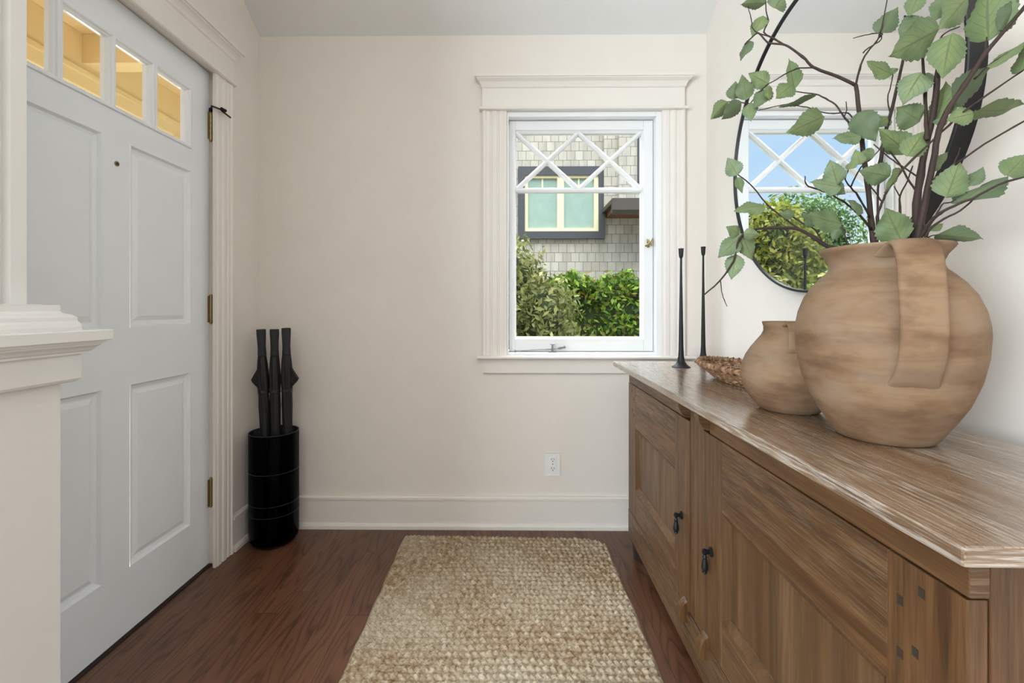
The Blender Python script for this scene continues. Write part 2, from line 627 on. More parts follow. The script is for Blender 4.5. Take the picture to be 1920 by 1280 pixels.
def mat_rug():
    t = NT('braided_jute')
    co = t.coord('Object')
    x, y, z = t.sep(co)
    big = t.noise(t.coord('Object', (2.2, 3.2, 1)), 1.0, 3, 0.5)
    fib = t.noise(t.coord('Object', (60, 190, 60)), 1.0, 3, 0.7, 1.5)
    st = t.noise(t.coord('Object', (45, 34, 1)), 1.0, 2)
    c = t.ramp(st, [(0.3, s2l((148, 120, 88))), (0.5, s2l((176, 154, 126))), (0.68, s2l((204, 188, 164)))])
    strand = t.noise(t.coord('Object', (52, 120, 1), (0, 0, 0.25)), 1.0, 2, 0.5)
    c = t.mix(t.math('MULTIPLY', t.ramp(strand, [(0.34, 1.0), (0.46, 0.0)]), 0.55), c, s2l((122, 92, 60)))
    c = t.mix(t.ramp(big, [(0.42, 0.0), (0.62, 0.55)]), c, s2l((202, 190, 170)))
    c = t.mix(t.math('MULTIPLY', t.ramp(fib, [(0.30, 1.0), (0.50, 0.0)]), 0.7), c, s2l((92, 68, 46)))
    c = t.mix(t.math('MULTIPLY', t.ramp(fib, [(0.55, 0.0), (0.75, 1.0)]), 0.5), c, s2l((216, 200, 172)))
    t.bump(fib, 0.6, 0.003)
    return t.set(c, 0.85, spec=0.15)


M['rug'] = mat_rug()


def mat_wicker():
    t = NT('wicker')
    n = t.noise(t.coord('Object'), 70.0, 3, 0.6)
    n2 = t.noise(t.coord('Object'), 14.0, 2, 0.6)
    c = t.ramp(n, [(0.32, s2l((74, 50, 34))), (0.5, s2l((132, 96, 66))), (0.7, s2l((196, 168, 138)))])
    c = t.mix(t.math('MULTIPLY', n2, 0.4), c, s2l((150, 112, 80)))
    t.bump(n, 0.4, 0.002)
    return t.set(c, 0.6, spec=0.3)


M['wicker'] = mat_wicker()

# ================================================================== ROOM SHELL
XL, XR, YB = -1.256, 0.990, 2.285          # left, right and back wall faces
OX0, OX1, OZ0, OZ1 = -0.008, 0.761, 0.868, 2.087   # window opening
DY0, DY1, DZ = 1.008, 1.952, 2.124         # door opening in the left wall

mb = MB().box(-6.0, 3.0, -3.6, 2.44, -0.12, 0.0)
floor = struct(mb.build('floor', M['floor']), 'dark brown oak board floor', 'floor')

mb = MB()
mb.box(XL - 0.15, OX0, YB, YB + 0.15, 0, 3.0)
mb.box(OX1, XR + 0.15, YB, YB + 0.15, 0, 3.0)
mb.box(OX0, OX1, YB, YB + 0.15, 0, OZ0)
mb.box(OX0, OX1, YB, YB + 0.15, OZ1, 3.0)
struct(mb.build('wall_back', M['wall']), 'warm white end wall around the window', 'wall')

mb = MB()
mb.box(XL - 0.15, XL, DY1, YB, 0, 3.0)
mb.box(XL - 0.15, XL, 0.62, DY0, 0, 3.0)
mb.box(XL - 0.15, XL, DY0, DY1, DZ, 3.0)
mb.box(-2.9, XL - 0.15, 0.62, 0.77, 0, 3.0)
struct(mb.build('wall_left', M['wall']), 'warm white wall around the front door', 'wall')

mb = MB().box(XR, XR + 0.15, -3.6, YB, 0, 3.0)
struct(mb.build('wall_right', M['wall']), 'white wall behind the sideboard and round mirror', 'wall')
mb = MB().box(-2.9, XR, -3.6, -3.45, 0, 3.0)
struct(mb.build('wall_rear', M['wall']), 'living room wall behind the camera', 'wall')
mb = MB().box(-2.95, -2.8, -3.45, 0.62, 0, 3.0)
struct(mb.build('wall_side', M['wall']), 'living room side wall', 'wall')

# ceiling: slopes down to the end wall
prof = [(YB + 0.15, 2.474 - 0.10), (YB, 2.474), (1.58, 2.93), (-3.6, 2.93), (-3.6, 3.08), (1.58, 3.08), (YB + 0.15, 2.62)]
mb = MB().extrude([(YB, 2.474), (1.58, 2.93), (0.62, 2.93), (0.62, 3.08), (YB + 0.15, 3.08), (YB + 0.15, 2.474)], 'x', XL - 0.15, XR + 0.15)
mb.box(-2.95, XR + 0.15, -3.6, 0.62, 2.93, 3.08)
struct(mb.build('ceiling', M['ceil']), 'off white ceiling sloping down to the end wall', 'ceiling')

# baseboards with a cap line and a shoe moulding
BP = [(0.0, 0.0), (0.024, 0.0), (0.024, 0.016), (0.019, 0.028), (0.014, 0.029), (0.014, 0.144), (0.020, 0.146), (0.020, 0.157), (0.012, 0.163), (0.0, 0.163)]
mb = MB().extrude([(YB - a, b) for a, b in BP], 'x', XL, XR)
struct(mb.build('baseboard_back', M['casing']), 'white baseboard along the end wall', 'baseboard')
mb = MB().extrude([(XL + a, b) for a, b in BP], 'y', 2.045, YB - 0.024)
struct(mb.build('baseboard_left', M['casing']), 'white baseboard between door casing and corner', 'baseboard')
mb = MB().extrude([(XR - a, b) for a, b in BP], 'y', -3.4, YB - 0.024)
struct(mb.build('baseboard_right', M['casing']), 'white baseboard behind the sideboard', 'baseboard')


def casing_profile(w, th):
    """fluted casing: outline points (along width, thickness)"""
    p = [(0, 0), (0, th * 1.0), (w * 0.05, th * 1.25), (w * 0.13, th * 1.25), (w * 0.17, th * 0.95), (w * 0.30, th * 0.95),
         (w * 0.33, th * 0.70), (w * 0.37, th * 0.70), (w * 0.41, th * 0.98), (w * 0.50, th * 1.06), (w * 0.59, th * 0.98),
         (w * 0.63, th * 0.70), (w * 0.67, th * 0.70), (w * 0.70, th * 0.95), (w * 0.88, th * 0.95), (w * 0.92, th * 0.78), (w, th * 0.72), (w, 0)]
    return p


# ================================================================== WINDOW
win = empty('window_1', (0.377, YB, 0.868), 'white casement window with diamond muntins over one tall pane', 'window', kind='structure')
JY = 2.325
mb = MB()   # jamb liner
mb.box(OX0, OX0 + 0.010, YB - 0.004, YB + 0.15, OZ0, OZ1)
mb.box(OX1 - 0.022, OX1 + 0.006, YB - 0.004, YB + 0.15, OZ0, OZ1)
mb.box(OX0 + 0.010, OX1 - 0.022, YB - 0.004, YB + 0.15, OZ1 - 0.024, OZ1)
mb.box(OX0, OX1, YB, YB + 0.16, OZ0, OZ0 + 0.014)
mb.build('window_jamb', M['trim'], win, bevel=0.002)
SX0, SX1, SZ0, SZ1 = 0.004, 0.737, 0.884, 2.060
GX0, GX1, GZ0, GZ1 = 0.041, 0.681, 0.957, 2.001
mb = MB()
mb.box(SX0, GX0 - 0.006, JY, JY + 0.045, SZ0, SZ1)
mb.box(GX1 + 0.008, SX1, JY, JY + 0.045, SZ0, SZ1)
mb.box(GX0 - 0.006, GX1 + 0.008, JY, JY + 0.045, GZ1 + 0.012, SZ1)
mb.box(GX0 - 0.006, GX1 + 0.008, JY, JY + 0.045, SZ0, GZ0 - 0.010)
sash = mb.build('sash', M['trim'], win, bevel=0.002)
mb = MB()   # glazing bead, sloped in to the glass
def face_loft(rects):
    return [[(a, y, c), (b, y, c), (b, y, d), (a, y, d)] for a, b, c, d, y in rects]
mb.loft(face_loft([(GX0 - 0.008, GX1 + 0.010, GZ0 - 0.012, GZ1 + 0.014, JY + 0.044), (GX0 - 0.008, GX1 + 0.010, GZ0 - 0.012, GZ1 + 0.014, JY + 0.004),
                   (GX0, GX1, GZ0, GZ1, JY + 0.018), (GX0, GX1, GZ0, GZ1, JY + 0.044)]), False, False)
mb.build('glazing_bead', M['trim'], win)


def bar(mb, a, b, w, y0, y1):
    """glazing bar between two (x,z) points with chamfered face"""
    ax, az = a
    bx, bz = b
    L = math.hypot(bx - ax, bz - az)
    ux, uz = (bx - ax) / L, (bz - az) / L
    nx, nz = -uz, ux
    prof_ = [(-w / 2, y1), (-w / 2, y0 + 0.009), (-w * 0.16, y0), (w * 0.16, y0), (w / 2, y0 + 0.009), (w / 2, y1)]
    r0 = [(ax + nx * o, y, az + nz * o) for o, y in prof_]
    r1 = [(bx + nx * o, y, bz + nz * o) for o, y in prof_]
    mb.loft([r0, r1])


ZM = 1.711
MY0, MY1 = JY + 0.008, JY + 0.040
b1 = MB()
bar(b1, (GX0 - 0.004, ZM), (GX1 + 0.004, ZM), 0.024, MY0, MY1)
b1.build('muntin', M['trim'], win)
xm = (GX0 + GX1) / 2
zt, zb = GZ1 + 0.006, ZM + 0.004
for i, (p, q) in enumerate((((GX0, zt), (xm, zb)), ((GX0, zb), (xm, zt)), ((xm, zt), (GX1, zb)), ((xm, zb), (GX1, zt)))):
    b1 = MB()
    bar(b1, p, q, 0.022, MY0 + 0.0004 * i, MY1 - 0.0004 * i)
    b1.build('diagonal_muntin', M['trim'], win)
MB().box(GX0 - 0.004, GX1 + 0.004, JY + 0.022, JY + 0.026, GZ0 - 0.006, GZ1 + 0.006).build('pane', M['glass'], win)

# latch: small brass lever on the right stile
mb = MB()
mb.box(0.706, 0.718, JY - 0.003, JY, 1.412, 1.448)
mb.tube([(0.711, JY - 0.004, 1.430), (0.711, JY - 0.022, 1.430)], 0.006, 10)
mb.tube([(0.728, JY - 0.024, 1.455), (0.716, JY - 0.026, 1.436), (0.704, JY - 0.028, 1.424), (0.690, JY - 0.034, 1.416)], [0.004, 0.006, 0.0055, 0.005], 8)
mb.tube([(0.700, JY - 0.020, 1.452), (0.713, JY - 0.022, 1.436), (0.722, JY - 0.022, 1.418)], [0.004, 0.005, 0.004], 8)
tag(mb.build('latch', M['brass'], win, smooth=True), 'brass window latch')
# casement stay on the sill
mb = MB()
mb.tube([(0.034, JY - 0.030, 0.8875), (0.13, JY - 0.026, 0.893), (0.235, JY - 0.024, 0.8985), (0.285, JY - 0.022, 0.903)], 0.0026, 8)
mb.tube([(0.030, JY - 0.030, 0.887), (0.040, JY - 0.030, 0.8885)], 0.005, 10)
mb.box(0.203, 0.243, JY - 0.040, JY - 0.008, 0.8823, 0.8855)
mb.tube([(0.223, JY - 0.026, 0.884), (0.223, JY - 0.026, 0.921)], [0.0055, 0.004], 10)
mb.tube([(0.211, JY - 0.026, 0.922), (0.236, JY - 0.026, 0.922)], 0.0032, 8)
mb.tube([(0.250, JY - 0.024, 0.9005), (0.262, JY - 0.023, 0.903), (0.276, JY - 0.023, 0.905), (0.288, JY - 0.022, 0.908)], [0.005, 0.0075, 0.005, 0.008], 10)
tag(mb.build('casement_stay', M['nickel'], win, smooth=True), 'grey metal casement stay')

trim = empty('trim_1', (0.377, YB, 0.778), 'white fluted window casing with cornice, stool and apron', 'window trim', kind='structure')
W_ = 0.121
pr = casing_profile(W_, 0.018)
MB().extrude([(-0.129 + a, YB - b) for a, b in pr], 'z', 0.868, 2.0885).build('casing', M['casing'], trim)
MB().extrude([(0.882 - a * 0.114 / W_ - 0.002, YB - b) for a, b in pr], 'z', 0.868, 2.0885).build('casing', M['casing'], trim)
mb = MB()
mb.rects([(-0.142, 0.886, YB - 0.034, YB, 2.0885), (-0.144, 0.888, YB - 0.037, YB, 2.092), (-0.144, 0.888, YB - 0.037, YB, 2.098), (-0.142, 0.886, YB - 0.034, YB, 2.102)])
mb.build('bead', M['casing'], trim)
MB().box(-0.129, 0.876, YB - 0.020, YB, 2.102, 2.200).build('frieze_board', M['casing'], trim, bevel=0.001)


def crown(x0, x1, yb, z0):
    pts = [(0.0, 0.022), (0.006, 0.026), (0.010, 0.026), (0.016, 0.029), (0.026, 0.034), (0.034, 0.044), (0.038, 0.049), (0.042, 0.049), (0.043, 0.054), (0.057, 0.054), (0.058, 0.050)]
    return MB().rects([(x0 - (o - 0.022), x1 + (o - 0.022), yb - o, yb, z0 + h) for h, o in pts])


crown(-0.131, 0.878, YB, 2.200).build('cornice', M['casing'], trim)
MB().rects([(-0.150, 0.920, YB - 0.050, YB + 0.03, 0.853), (-0.154, 0.924, YB - 0.055, YB + 0.03, 0.857), (-0.154, 0.924, YB - 0.055, YB + 0.03, 0.864), (-0.150, 0.920, YB - 0.050, YB + 0.03, 0.8685)]).build('stool', M['casing'], trim)
MB().rects([(-0.122, 0.882, YB - 0.016, YB, 0.778), (-0.126, 0.886, YB - 0.020, YB, 0.782), (-0.126, 0.886, YB - 0.020, YB, 0.853)]).build('apron', M['casing'], trim)

# wall outlet
out = empty('wall_outlet', (0.222, YB, 0.266), 'white duplex wall outlet low on the wall under the window', 'outlet')
MB().rects([(0.186, 0.259, YB - 0.003, YB, 0.266)] and [(0.187, 0.258, YB - 0.006, YB, 0.2665), (0.185, 0.260, YB - 0.004, YB, 0.270), (0.185, 0.260, YB - 0.004, YB, 0.377), (0.187, 0.258, YB - 0.006, YB, 0.3805)]).build('cover_plate', M['plastic'], out)
for zc in (0.301, 0.346):
    rc = MB()
    ring = [(0.2225 + 0.0175 * math.copysign(abs(math.cos(a)) ** 0.6, math.cos(a)), zc + 0.0150 * math.copysign(abs(math.sin(a)) ** 0.6, math.sin(a))) for a in [2 * math.pi * k / 28 for k in range(28)]]
    rc.extrude(ring, 'y', YB - 0.0085, YB - 0.003)
    ro = rc.build('receptacle', M['plastic'], out)
    sl = MB()
    sl.box(0.2150, 0.2172, YB - 0.0092, YB - 0.008, zc - 0.001, zc + 0.0075)
    sl.box(0.2278, 0.2300, YB - 0.0092, YB - 0.008, zc - 0.001, zc + 0.0065)
    sl.tube([(0.2225, YB - 0.0080, zc - 0.0075), (0.2225, YB - 0.0092, zc - 0.0075)], 0.0024, 10)
    tag(sl.build('slots', M['slot'], ro), 'dark outlet slots')
MB().lathe([(0.0, 0.0), (0.003, 0.0)], (0, 0, 0), 10).v
sc = MB().tube([(0.2225, YB - 0.0055, 0.3235), (0.2225, YB - 0.0078, 0.3235)], 0.0030, 12)
sc.build('screw', M['nickel'], out)

# ================================================================== FRONT DOOR
door = empty('door_1', (-1.305, 1.48, 0.0), 'white front door with four square panes over four raised panels', 'door', kind='structure')
DF, DBK = -1.285, -1.318         # inner and outer faces
SY0, SY1, SZb, SZt = 1.014, 1.940, 0.010, 2.114
cols = [(1.131, 1.427), (1.5316, 1.828)]
pz = [(0.224, 0.846), (1.036, 1.660)]
panes = [(1.1165, 1.2815), (1.2930, 1.4590), (1.4690, 1.6280), (1.6450, 1.8180)]
PZ0, PZ1 = 1.756, 1.984
mb = MB()
mb.box(DBK, DF, SY0, cols[0][0], SZb, SZt)
mb.box(DBK, DF, cols[1][1], SY1, SZb, SZt)
mb.box(DBK, DF, cols[0][1], cols[1][0], SZb, PZ0)
for a, b in cols:
    mb.box(DBK, DF, a, b, SZb, pz[0][0])
    mb.box(DBK, DF, a, b, pz[0][1], pz[1][0])
    mb.box(DBK, DF, a, b, pz[1][1], PZ0)
mb.box(DBK, DF, cols[0][0], cols[1][1], PZ1, SZt)
yy = [cols[0][0]] + [q for p in panes for q in p] + [cols[1][1]]
for k in range(0, len(yy), 2):
    if yy[k + 1] > yy[k]:
        mb.box(DBK, DF, yy[k], yy[k + 1], PZ0, PZ1)
slab = mb.build('slab', M['door'], door)


def yz_loft(lst):
    return [[(x, a, c), (x, b, c), (x, b, d), (x, a, d)] for a, b, c, d, x in lst]


for (a, b) in cols:
    for (c, d) in pz:
        m = MB()
        def ins(i, x):
            return (a + i, b - i, c + i, d - i, x)
        m.loft(yz_loft([ins(0, DF + 0.0008), ins(0.004, DF + 0.0008), ins(0.010, DF - 0.010), ins(0.020, DF - 0.0125), ins(0.024, DF - 0.0125), ins(0.040, DF - 0.006), ins(0.042, DF - 0.006)]), False, True)
        m.build('raised_panel', M['door'], door)
for (a, b) in panes:
    m = MB()
    def ins(i, x):
        return (a + i, b - i, PZ0 + i, PZ1 - i, x)
    m.loft(yz_loft([ins(-0.010, DF - 0.001), ins(-0.008, DF + 0.006), ins(-0.002, DF + 0.007), ins(0.002, DF + 0.005), ins(0.004, DF - 0.001), ins(0.008, DF - 0.003), ins(0.011, DF - 0.012), ins(0.004, DBK)]), False, False)
    f = m.build('pane_frame', M['door'], door)
    m = MB().box(DF - 0.014, DF - 0.010, a + 0.012, b - 0.012, PZ0 + 0.012, PZ1 - 0.012)
    m.build('pane', M['glass'], f)
# peephole
m = MB()
m.tube([(DF - 0.002, 1.479, 1.576), (DF + 0.003, 1.479, 1.576)], 0.0085, 20)
ph = tag(m.build('peephole', M['brass'], door, smooth=True), 'small brass peephole')
m = MB().tube([(DF + 0.0025, 1.479, 1.576), (DF + 0.0036, 1.479, 1.576)], 0.0050, 16)
m.build('lens', M['slot'], ph)
# hinges
for k, (z0, z1) in enumerate(((1.828, 1.943), (1.042, 1.156), (0.252, 0.368))):
    h = MB()
    hy, hx = 1.9465, DF + 0.004
    n = 5
    for i in range(n):
        a, b = z0 + (z1 - z0) * i / n, z0 + (z1 - z0) * (i + 1) / n
        h.tube([(hx, hy, a + 0.0008), (hx, hy, b - 0.0008)], 0.0072, 14)
    h.tube([(hx, hy, z0 - 0.006), (hx, hy, z0 - 0.002), (hx, hy, z1 + 0.002), (hx, hy, z1 + 0.007)], [0.004, 0.0062, 0.0062, 0.004], 12)
    h.box(DF - 0.001, DF + 0.0015, hy - 0.016, hy, z0, z1)
    h.box(DF - 0.001, DF + 0.0015, hy, hy + 0.007, z0, z1)
    hinge = tag(h.build('hinge', M['brass'], door, smooth=True), 'aged brass hinge')
    if k == 0:
        s = MB()
        s.box(hx - 0.008, hx + 0.010, hy - 0.008, hy + 0.010, z1 + 0.004, z1 + 0.020)
        s.tube([(hx, hy, z1 + 0.012), (-1.247, 1.900, z1 + 0.010), (-1.226, 1.920, z1 + 0.006), (-1.222, 1.950, z1 + 0.002)], [0.004, 0.0038, 0.0035, 0.003], 8)
        s.tube([(-1.222, 1.930, z1 + 0.001), (-1.220, 1.985, z1 - 0.003)], 0.0036, 8)
        s.tube([(-1.224, 1.928, z1 + 0.012), (-1.220, 1.952, z1 + 0.012)], 0.006, 10)
        tag(s.build('door_stop', M['iron'], hinge, smooth=True), 'black hinge pin door stop')
m = MB().box(-1.40, -1.275, 1.008, 1.945, 0.0, 0.006)
tag(m.build('threshold', M['foot'], door), 'dark threshold strip')

trim2 = empty('trim_2', (XL, 1.48, 0.0), 'white fluted door casing with cornice above the front door', 'door trim', kind='structure')
CW = 0.122
pr = casing_profile(CW, 0.016)
MB().extrude([(XL + b, 2.042 - a) for a, b in pr], 'z', 0.0, 2.104).build('casing', M['casing'], trim2)
MB().extrude([(XL + b, 0.906 + a) for a, b in pr], 'z', 0.0, 2.104).build('casing', M['casing'], trim2)
m = MB()   # jamb lining with stop
m.box(XL - 0.15, XL + 0.0115, 1.9535, 1.962, 0.0, 2.126)
m.box(XL - 0.15, XL + 0.0115, 0.998, 1.0065, 0.0, 2.126)
m.box(XL - 0.15, XL + 0.0115, 1.0065, 1.9535, 2.1165, 2.126)
m.build('jamb', M['casing'], trim2)
XF = XL + 0.018
MB().box(XL, XF, 0.906, 2.042, 2.126, 2.212).build('frieze_board', M['casing'], trim2)
m = MB()
m.loft([[(XL, 0.906 - o, 2.104 + h), (XL + 0.018 + o, 0.906 - o, 2.104 + h), (XL + 0.018 + o, 2.042 + o, 2.104 + h), (XL, 2.042 + o, 2.104 + h)] for h, o in ((0.0, 0.004), (0.004, 0.010), (0.014, 0.010), (0.020, 0.004), (0.022, 0.0))])
m.build('bead', M['casing'], trim2)
pts = [(0.0, 0.0), (0.006, 0.006), (0.012, 0.006), (0.020, 0.010), (0.030, 0.018), (0.036, 0.026), (0.040, 0.026), (0.042, 0.033), (0.057, 0.033), (0.058, 0.028)]
m = MB().loft([[(XL, 0.906 - o, 2.212 + h), (XF + o, 0.906 - o, 2.212 + h), (XF + o, 2.042 + o, 2.212 + h), (XL, 2.042 + o, 2.212 + h)] for h, o in pts])
m.build('cornice', M['casing'], trim2)

# ================================================================== HALF WALL PILLAR (near left)
pil = empty('pillar', (-1.10, 0.78, 0.0), 'white half wall pillar with moulded cap and fluted column', 'pillar', kind='structure')
PX, PY, PY0 = -0.945, 0.950, 0.640
def pr4(o, z):
    return (XL - 0.02, PX + o, PY0 - o, PY + o, z)
MB().rects([pr4(0, 0.0), pr4(0, 0.96)]).build('body', M['pillar'], pil)
MB().rects([pr4(0.0, 0.944), pr4(0.014, 0.9445), pr4(0.020, 0.947), pr4(0.0233, 0.952), pr4(0.0233, 1.006)]).build('frieze_band', M['pillar'], pil)
MB().rects([pr4(0.0233, 1.0035), pr4(0.031, 1.0045), pr4(0.031, 1.009), pr4(0.036, 1.011), pr4(0.040, 1.017), pr4(0.046, 1.022), pr4(0.046, 1.0255), pr4(0.052, 1.0265), pr4(0.052, 1.031),
            pr4(0.0585, 1.0315), pr4(0.0600, 1.033), pr4(0.0600, 1.053), pr4(0.0585, 1.055)]).build('cap', M['pillar'], pil)
MB().rects([pr4(0.024, 1.055), pr4(0.024, 1.062), pr4(0.022, 1.070), pr4(0.019, 1.0745), pr4(0.019, 1.082), pr4(0.012, 1.088), pr4(0.004, 1.0905), pr4(0.0, 1.095), pr4(0.0, 1.108), pr4(-0.030, 1.110)]).build('base_moulding', M['pillar'], pil)
# fluted column shaft
cx, cy0, cy1 = PX - 0.0347, PY0 + 0.0347, PY - 0.0347
fl = [(XL, cy0), (cx, cy0)]
yy0 = cy0
edges = [0.012, 0.055, 0.060, 0.072, 0.077, 0.150, 0.155, 0.167, 0.172, 0.215]
L = cy1 - cy0
fl += [(cx, cy1 - 0.078), (cx - 0.016, cy1 - 0.076), (cx - 0.016, cy1 - 0.066), (cx - 0.003, cy1 - 0.063), (cx - 0.003, cy1 - 0.050), (cx - 0.016, cy1 - 0.046), (cx - 0.016, cy1 - 0.033), (cx, cy1 - 0.030), (cx, cy1), (XL, cy1)]
MB().extrude(fl, 'z', 1.105, 2.94).build('column', M['pillar'], pil)

# ================================================================== SIDEBOARD
SB = empty('sideboard', (0.453, 0.457, 0.0), 'long weathered brown wood sideboard against the right wall under the mirror', 'sideboard', rz=R(-0.836))
TOPZ = 0.863
F = 0.062      # front plane of the doors (local x)
YE0, YE1 = 0.060, 1.585
def sbb(name, mat, m, parent=SB, bevel=0.0015, **k):
    return m.build(name, mat, parent, bevel=bevel, local=True, **k)
sbb('top', M['wood_top'], MB().box(0.0, 0.428, 0.0, 1.617, 0.842, TOPZ), bevel=0.003)
sbb('carcass', M['wood_y'], MB().box(F + 0.025, 0.415, YE0 + 0.02, YE1 - 0.02, 0.092, 0.842))
for ya in (YE0, YE1 - 0.0195):
    sbb('side_panel', M['wood_z'], MB().box(F + 0.0252, 0.415, ya, ya + 0.0195, 0.092, 0.842))
sbb('center_stile', M['wood_z'], MB().box(F + 0.003, F + 0.025, 0.784, 0.877, 0.212, 0.842))
sbb('bottom_rail', M['wood_y'], MB().box(F - 0.001, F + 0.0245, YE0, YE1, 0.092, 0.210))
doors_y = ((YE0 + 0.001, 0.782, 0.171, 0.669), (0.879, YE1 - 0.001, 0.994, 1.474))
DZ0, DZ1, OZa, OZb = 0.2125, 0.7725, 0.330, 0.600
for k, (a, b, oa, ob) in enumerate(doors_y):
    d = empty('door', (0, 0, 0))
    d.parent = SB
    sbb('door_stile', M['wood_z'], MB().box(F, F + 0.0235, a, oa, DZ0, DZ1), d)
    sbb('door_stile', M['wood_z'], MB().box(F, F + 0.0235, ob, b, DZ0, DZ1), d)
    sbb('door_rail', M['wood_y'], MB().box(F + 0.0006, F + 0.0235, oa, ob, OZb, DZ1), d)
    sbb('door_rail', M['wood_y'], MB().box(F + 0.0006, F + 0.0235, oa, ob, DZ0, OZa), d)
    def ins(i, x):
        return (oa + i, ob - i, OZa + i, OZb - i, x)
    m = MB().loft(yz_loft([ins(-0.001, F + 0.0005), ins(0.0, F + 0.0002), ins(0.003, F + 0.001), ins(0.020, F + 0.012), ins(0.021, F + 0.0155)]), False, True)
    sbb('panel', M['wood_panel'], m, d, bevel=0)
    # small dark joint pegs at the outer top corner
    ye = a if k == 0 else b
    sg = 1 if k == 0 else -1
    for (dy, z) in ((0.057, 0.745), (0.089, 0.716), (0.066, 0.664), (0.089, 0.646)):
        y = ye + sg * dy
        pg = MB().box(F - 0.0006, F + 0.006, y - 0.0045, y + 0.0045, z - 0.006, z + 0.006)
        tag(sbb('peg', M['wood_dark'], pg, d, bevel=0), 'dark wooden peg')
    # black drop pull
    yp = 0.726 if k == 0 else 0.936
    zp = 0.472
    h = MB()
    h.tube([(F, yp, zp), (F - 0.004, yp, zp), (F - 0.006, yp, zp)], [0.012, 0.012, 0.008], 16)
    h.tube([(F - 0.005, yp, zp), (F - 0.012, yp, zp), (F - 0.016, yp, zp), (F - 0.021, yp, zp), (F - 0.024, yp, zp)], [0.0055, 0.0055, 0.008, 0.008, 0.003], 14)
    pro = [(0.0028, 0.0), (0.0036, -0.005), (0.0062, -0.010), (0.0050, -0.013), (0.0062, -0.018), (0.0082, -0.032), (0.0086, -0.040), (0.0058, -0.046), (0.0066, -0.049), (0.003, -0.053)]
    h.lathe([(r, z) for r, z in pro], (F - 0.0175, yp, zp - 0.004), 14, (True, True))
    tag(sbb('pull', M['iron'], h, d, bevel=0, smooth=True), 'black teardrop drop pull')
# overlay valance boards above the doors, each ending in a carved bracket; small half round blocks below
for (a, b, br) in ((YE0, 0.742, 0.744), (0.919, YE1, 0.889)):
    sbb('valance', M['wood_y'], MB().box(F + 0.002, F + 0.025, a, b, 0.7745, 0.842))
    arc = [(F - 0.028 + 0.030 * (1 - math.cos(t_)), 0.842 - 0.012 - 0.050 * math.sin(t_)) for t_ in [math.pi / 2 * q / 10 for q in range(11)]]
    m = MB().extrude([(F + 0.024, 0.842), (F - 0.028, 0.842)] + arc + [(F + 0.024, 0.780)], 'y', br, br + 0.030)
    sbb('bracket', M['wood_y'], m, bevel=0.001)
    lo = [(F + 0.010, 0.176), (F - 0.024, 0.176)] + [(F - 0.024 + 0.030 * (1 - math.cos(t_)), 0.186 + 0.052 * math.sin(t_)) for t_ in [math.pi / 2 * q / 10 for q in range(11)]] + [(F + 0.010, 0.238)]
    m = MB().extrude(lo, 'y', br, br + 0.030)
    sbb('block', M['wood_z'], m, bevel=0.001)
for x in (F + 0.012, 0.360):
    for y in (YE0 + 0.004, YE1 - 0.050):
        c = 0.042
        m = MB().rects([(x + 0.006, x + c - 0.006, y + 0.006, y + c - 0.006, 0.0), (x, x + c, y, y + c, 0.092)])
        tag(sbb('foot', M['foot'], m), 'dark tapered foot')

# ================================================================== VASES
def vase(name, c, prof, inner, hdir, hpts, hw, ht, label, group):
    root = empty(name, (c[0], c[1], TOPZ), label, 'vase', group)
    pts = prof + inner
    b = MB().lathe([(r, z + TOPZ) for r, z in pts], (c[0], c[1], 0), 72, (True, True))
    b.build('body', M['clay'], root, smooth=True, angle=60)
    # strap handle
    d = Vector((hdir[0], hdir[1], 0)).normalized()
    s = Vector((-d.y, d.x, 0))
    P = []
    # Catmull-Rom through the control points
    cp = [Vector((r, z)) for r, z in hpts]
    for i in range(len(cp) - 1):
        p0, p1, p2, p3 = cp[max(i - 1, 0)], cp[i], cp[i + 1], cp[min(i + 2, len(cp) - 1)]
        for q in range(5):
            u = q / 5
            P.append(0.5 * ((2 * p1) + (p2 - p0) * u + (2 * p0 - 5 * p1 + 4 * p2 - p3) * u * u + (3 * p1 - p0 - 3 * p2 + p3) * u ** 3))
    P.append(cp[-1])
    rings = []
    n = 20
    for i, p in enumerate(P):
        t_ = (P[min(i + 1, len(P) - 1)] - P[max(i - 1, 0)]).normalized()
        nr = Vector((-t_.y, t_.x))
        f_ = i / (len(P) - 1)
        w = hw * (1.0 + 0.30 * max(0, (0.12 - f_) / 0.12) + 0.22 * max(0, (f_ - 0.86) / 0.14))
        ring = []
        for k in range(n):
            a = 2 * math.pi * k / n
            ca, sa = math.cos(a), math.sin(a)
            across = 0.5 * w * math.copysign(abs(ca) ** 0.55, ca)
            thick = 0.5 * ht * math.copysign(abs(sa) ** 0.8, sa)
            rr, zz = p.x + nr.x * thick, p.y + nr.y * thick
            q = Vector((c[0], c[1], TOPZ + zz)) + d * rr + s * across
            ring.append(tuple(q))
        rings.append(ring)
    MB().loft(rings).build('handle', M['clay'], root, smooth=True, angle=70)
    return root


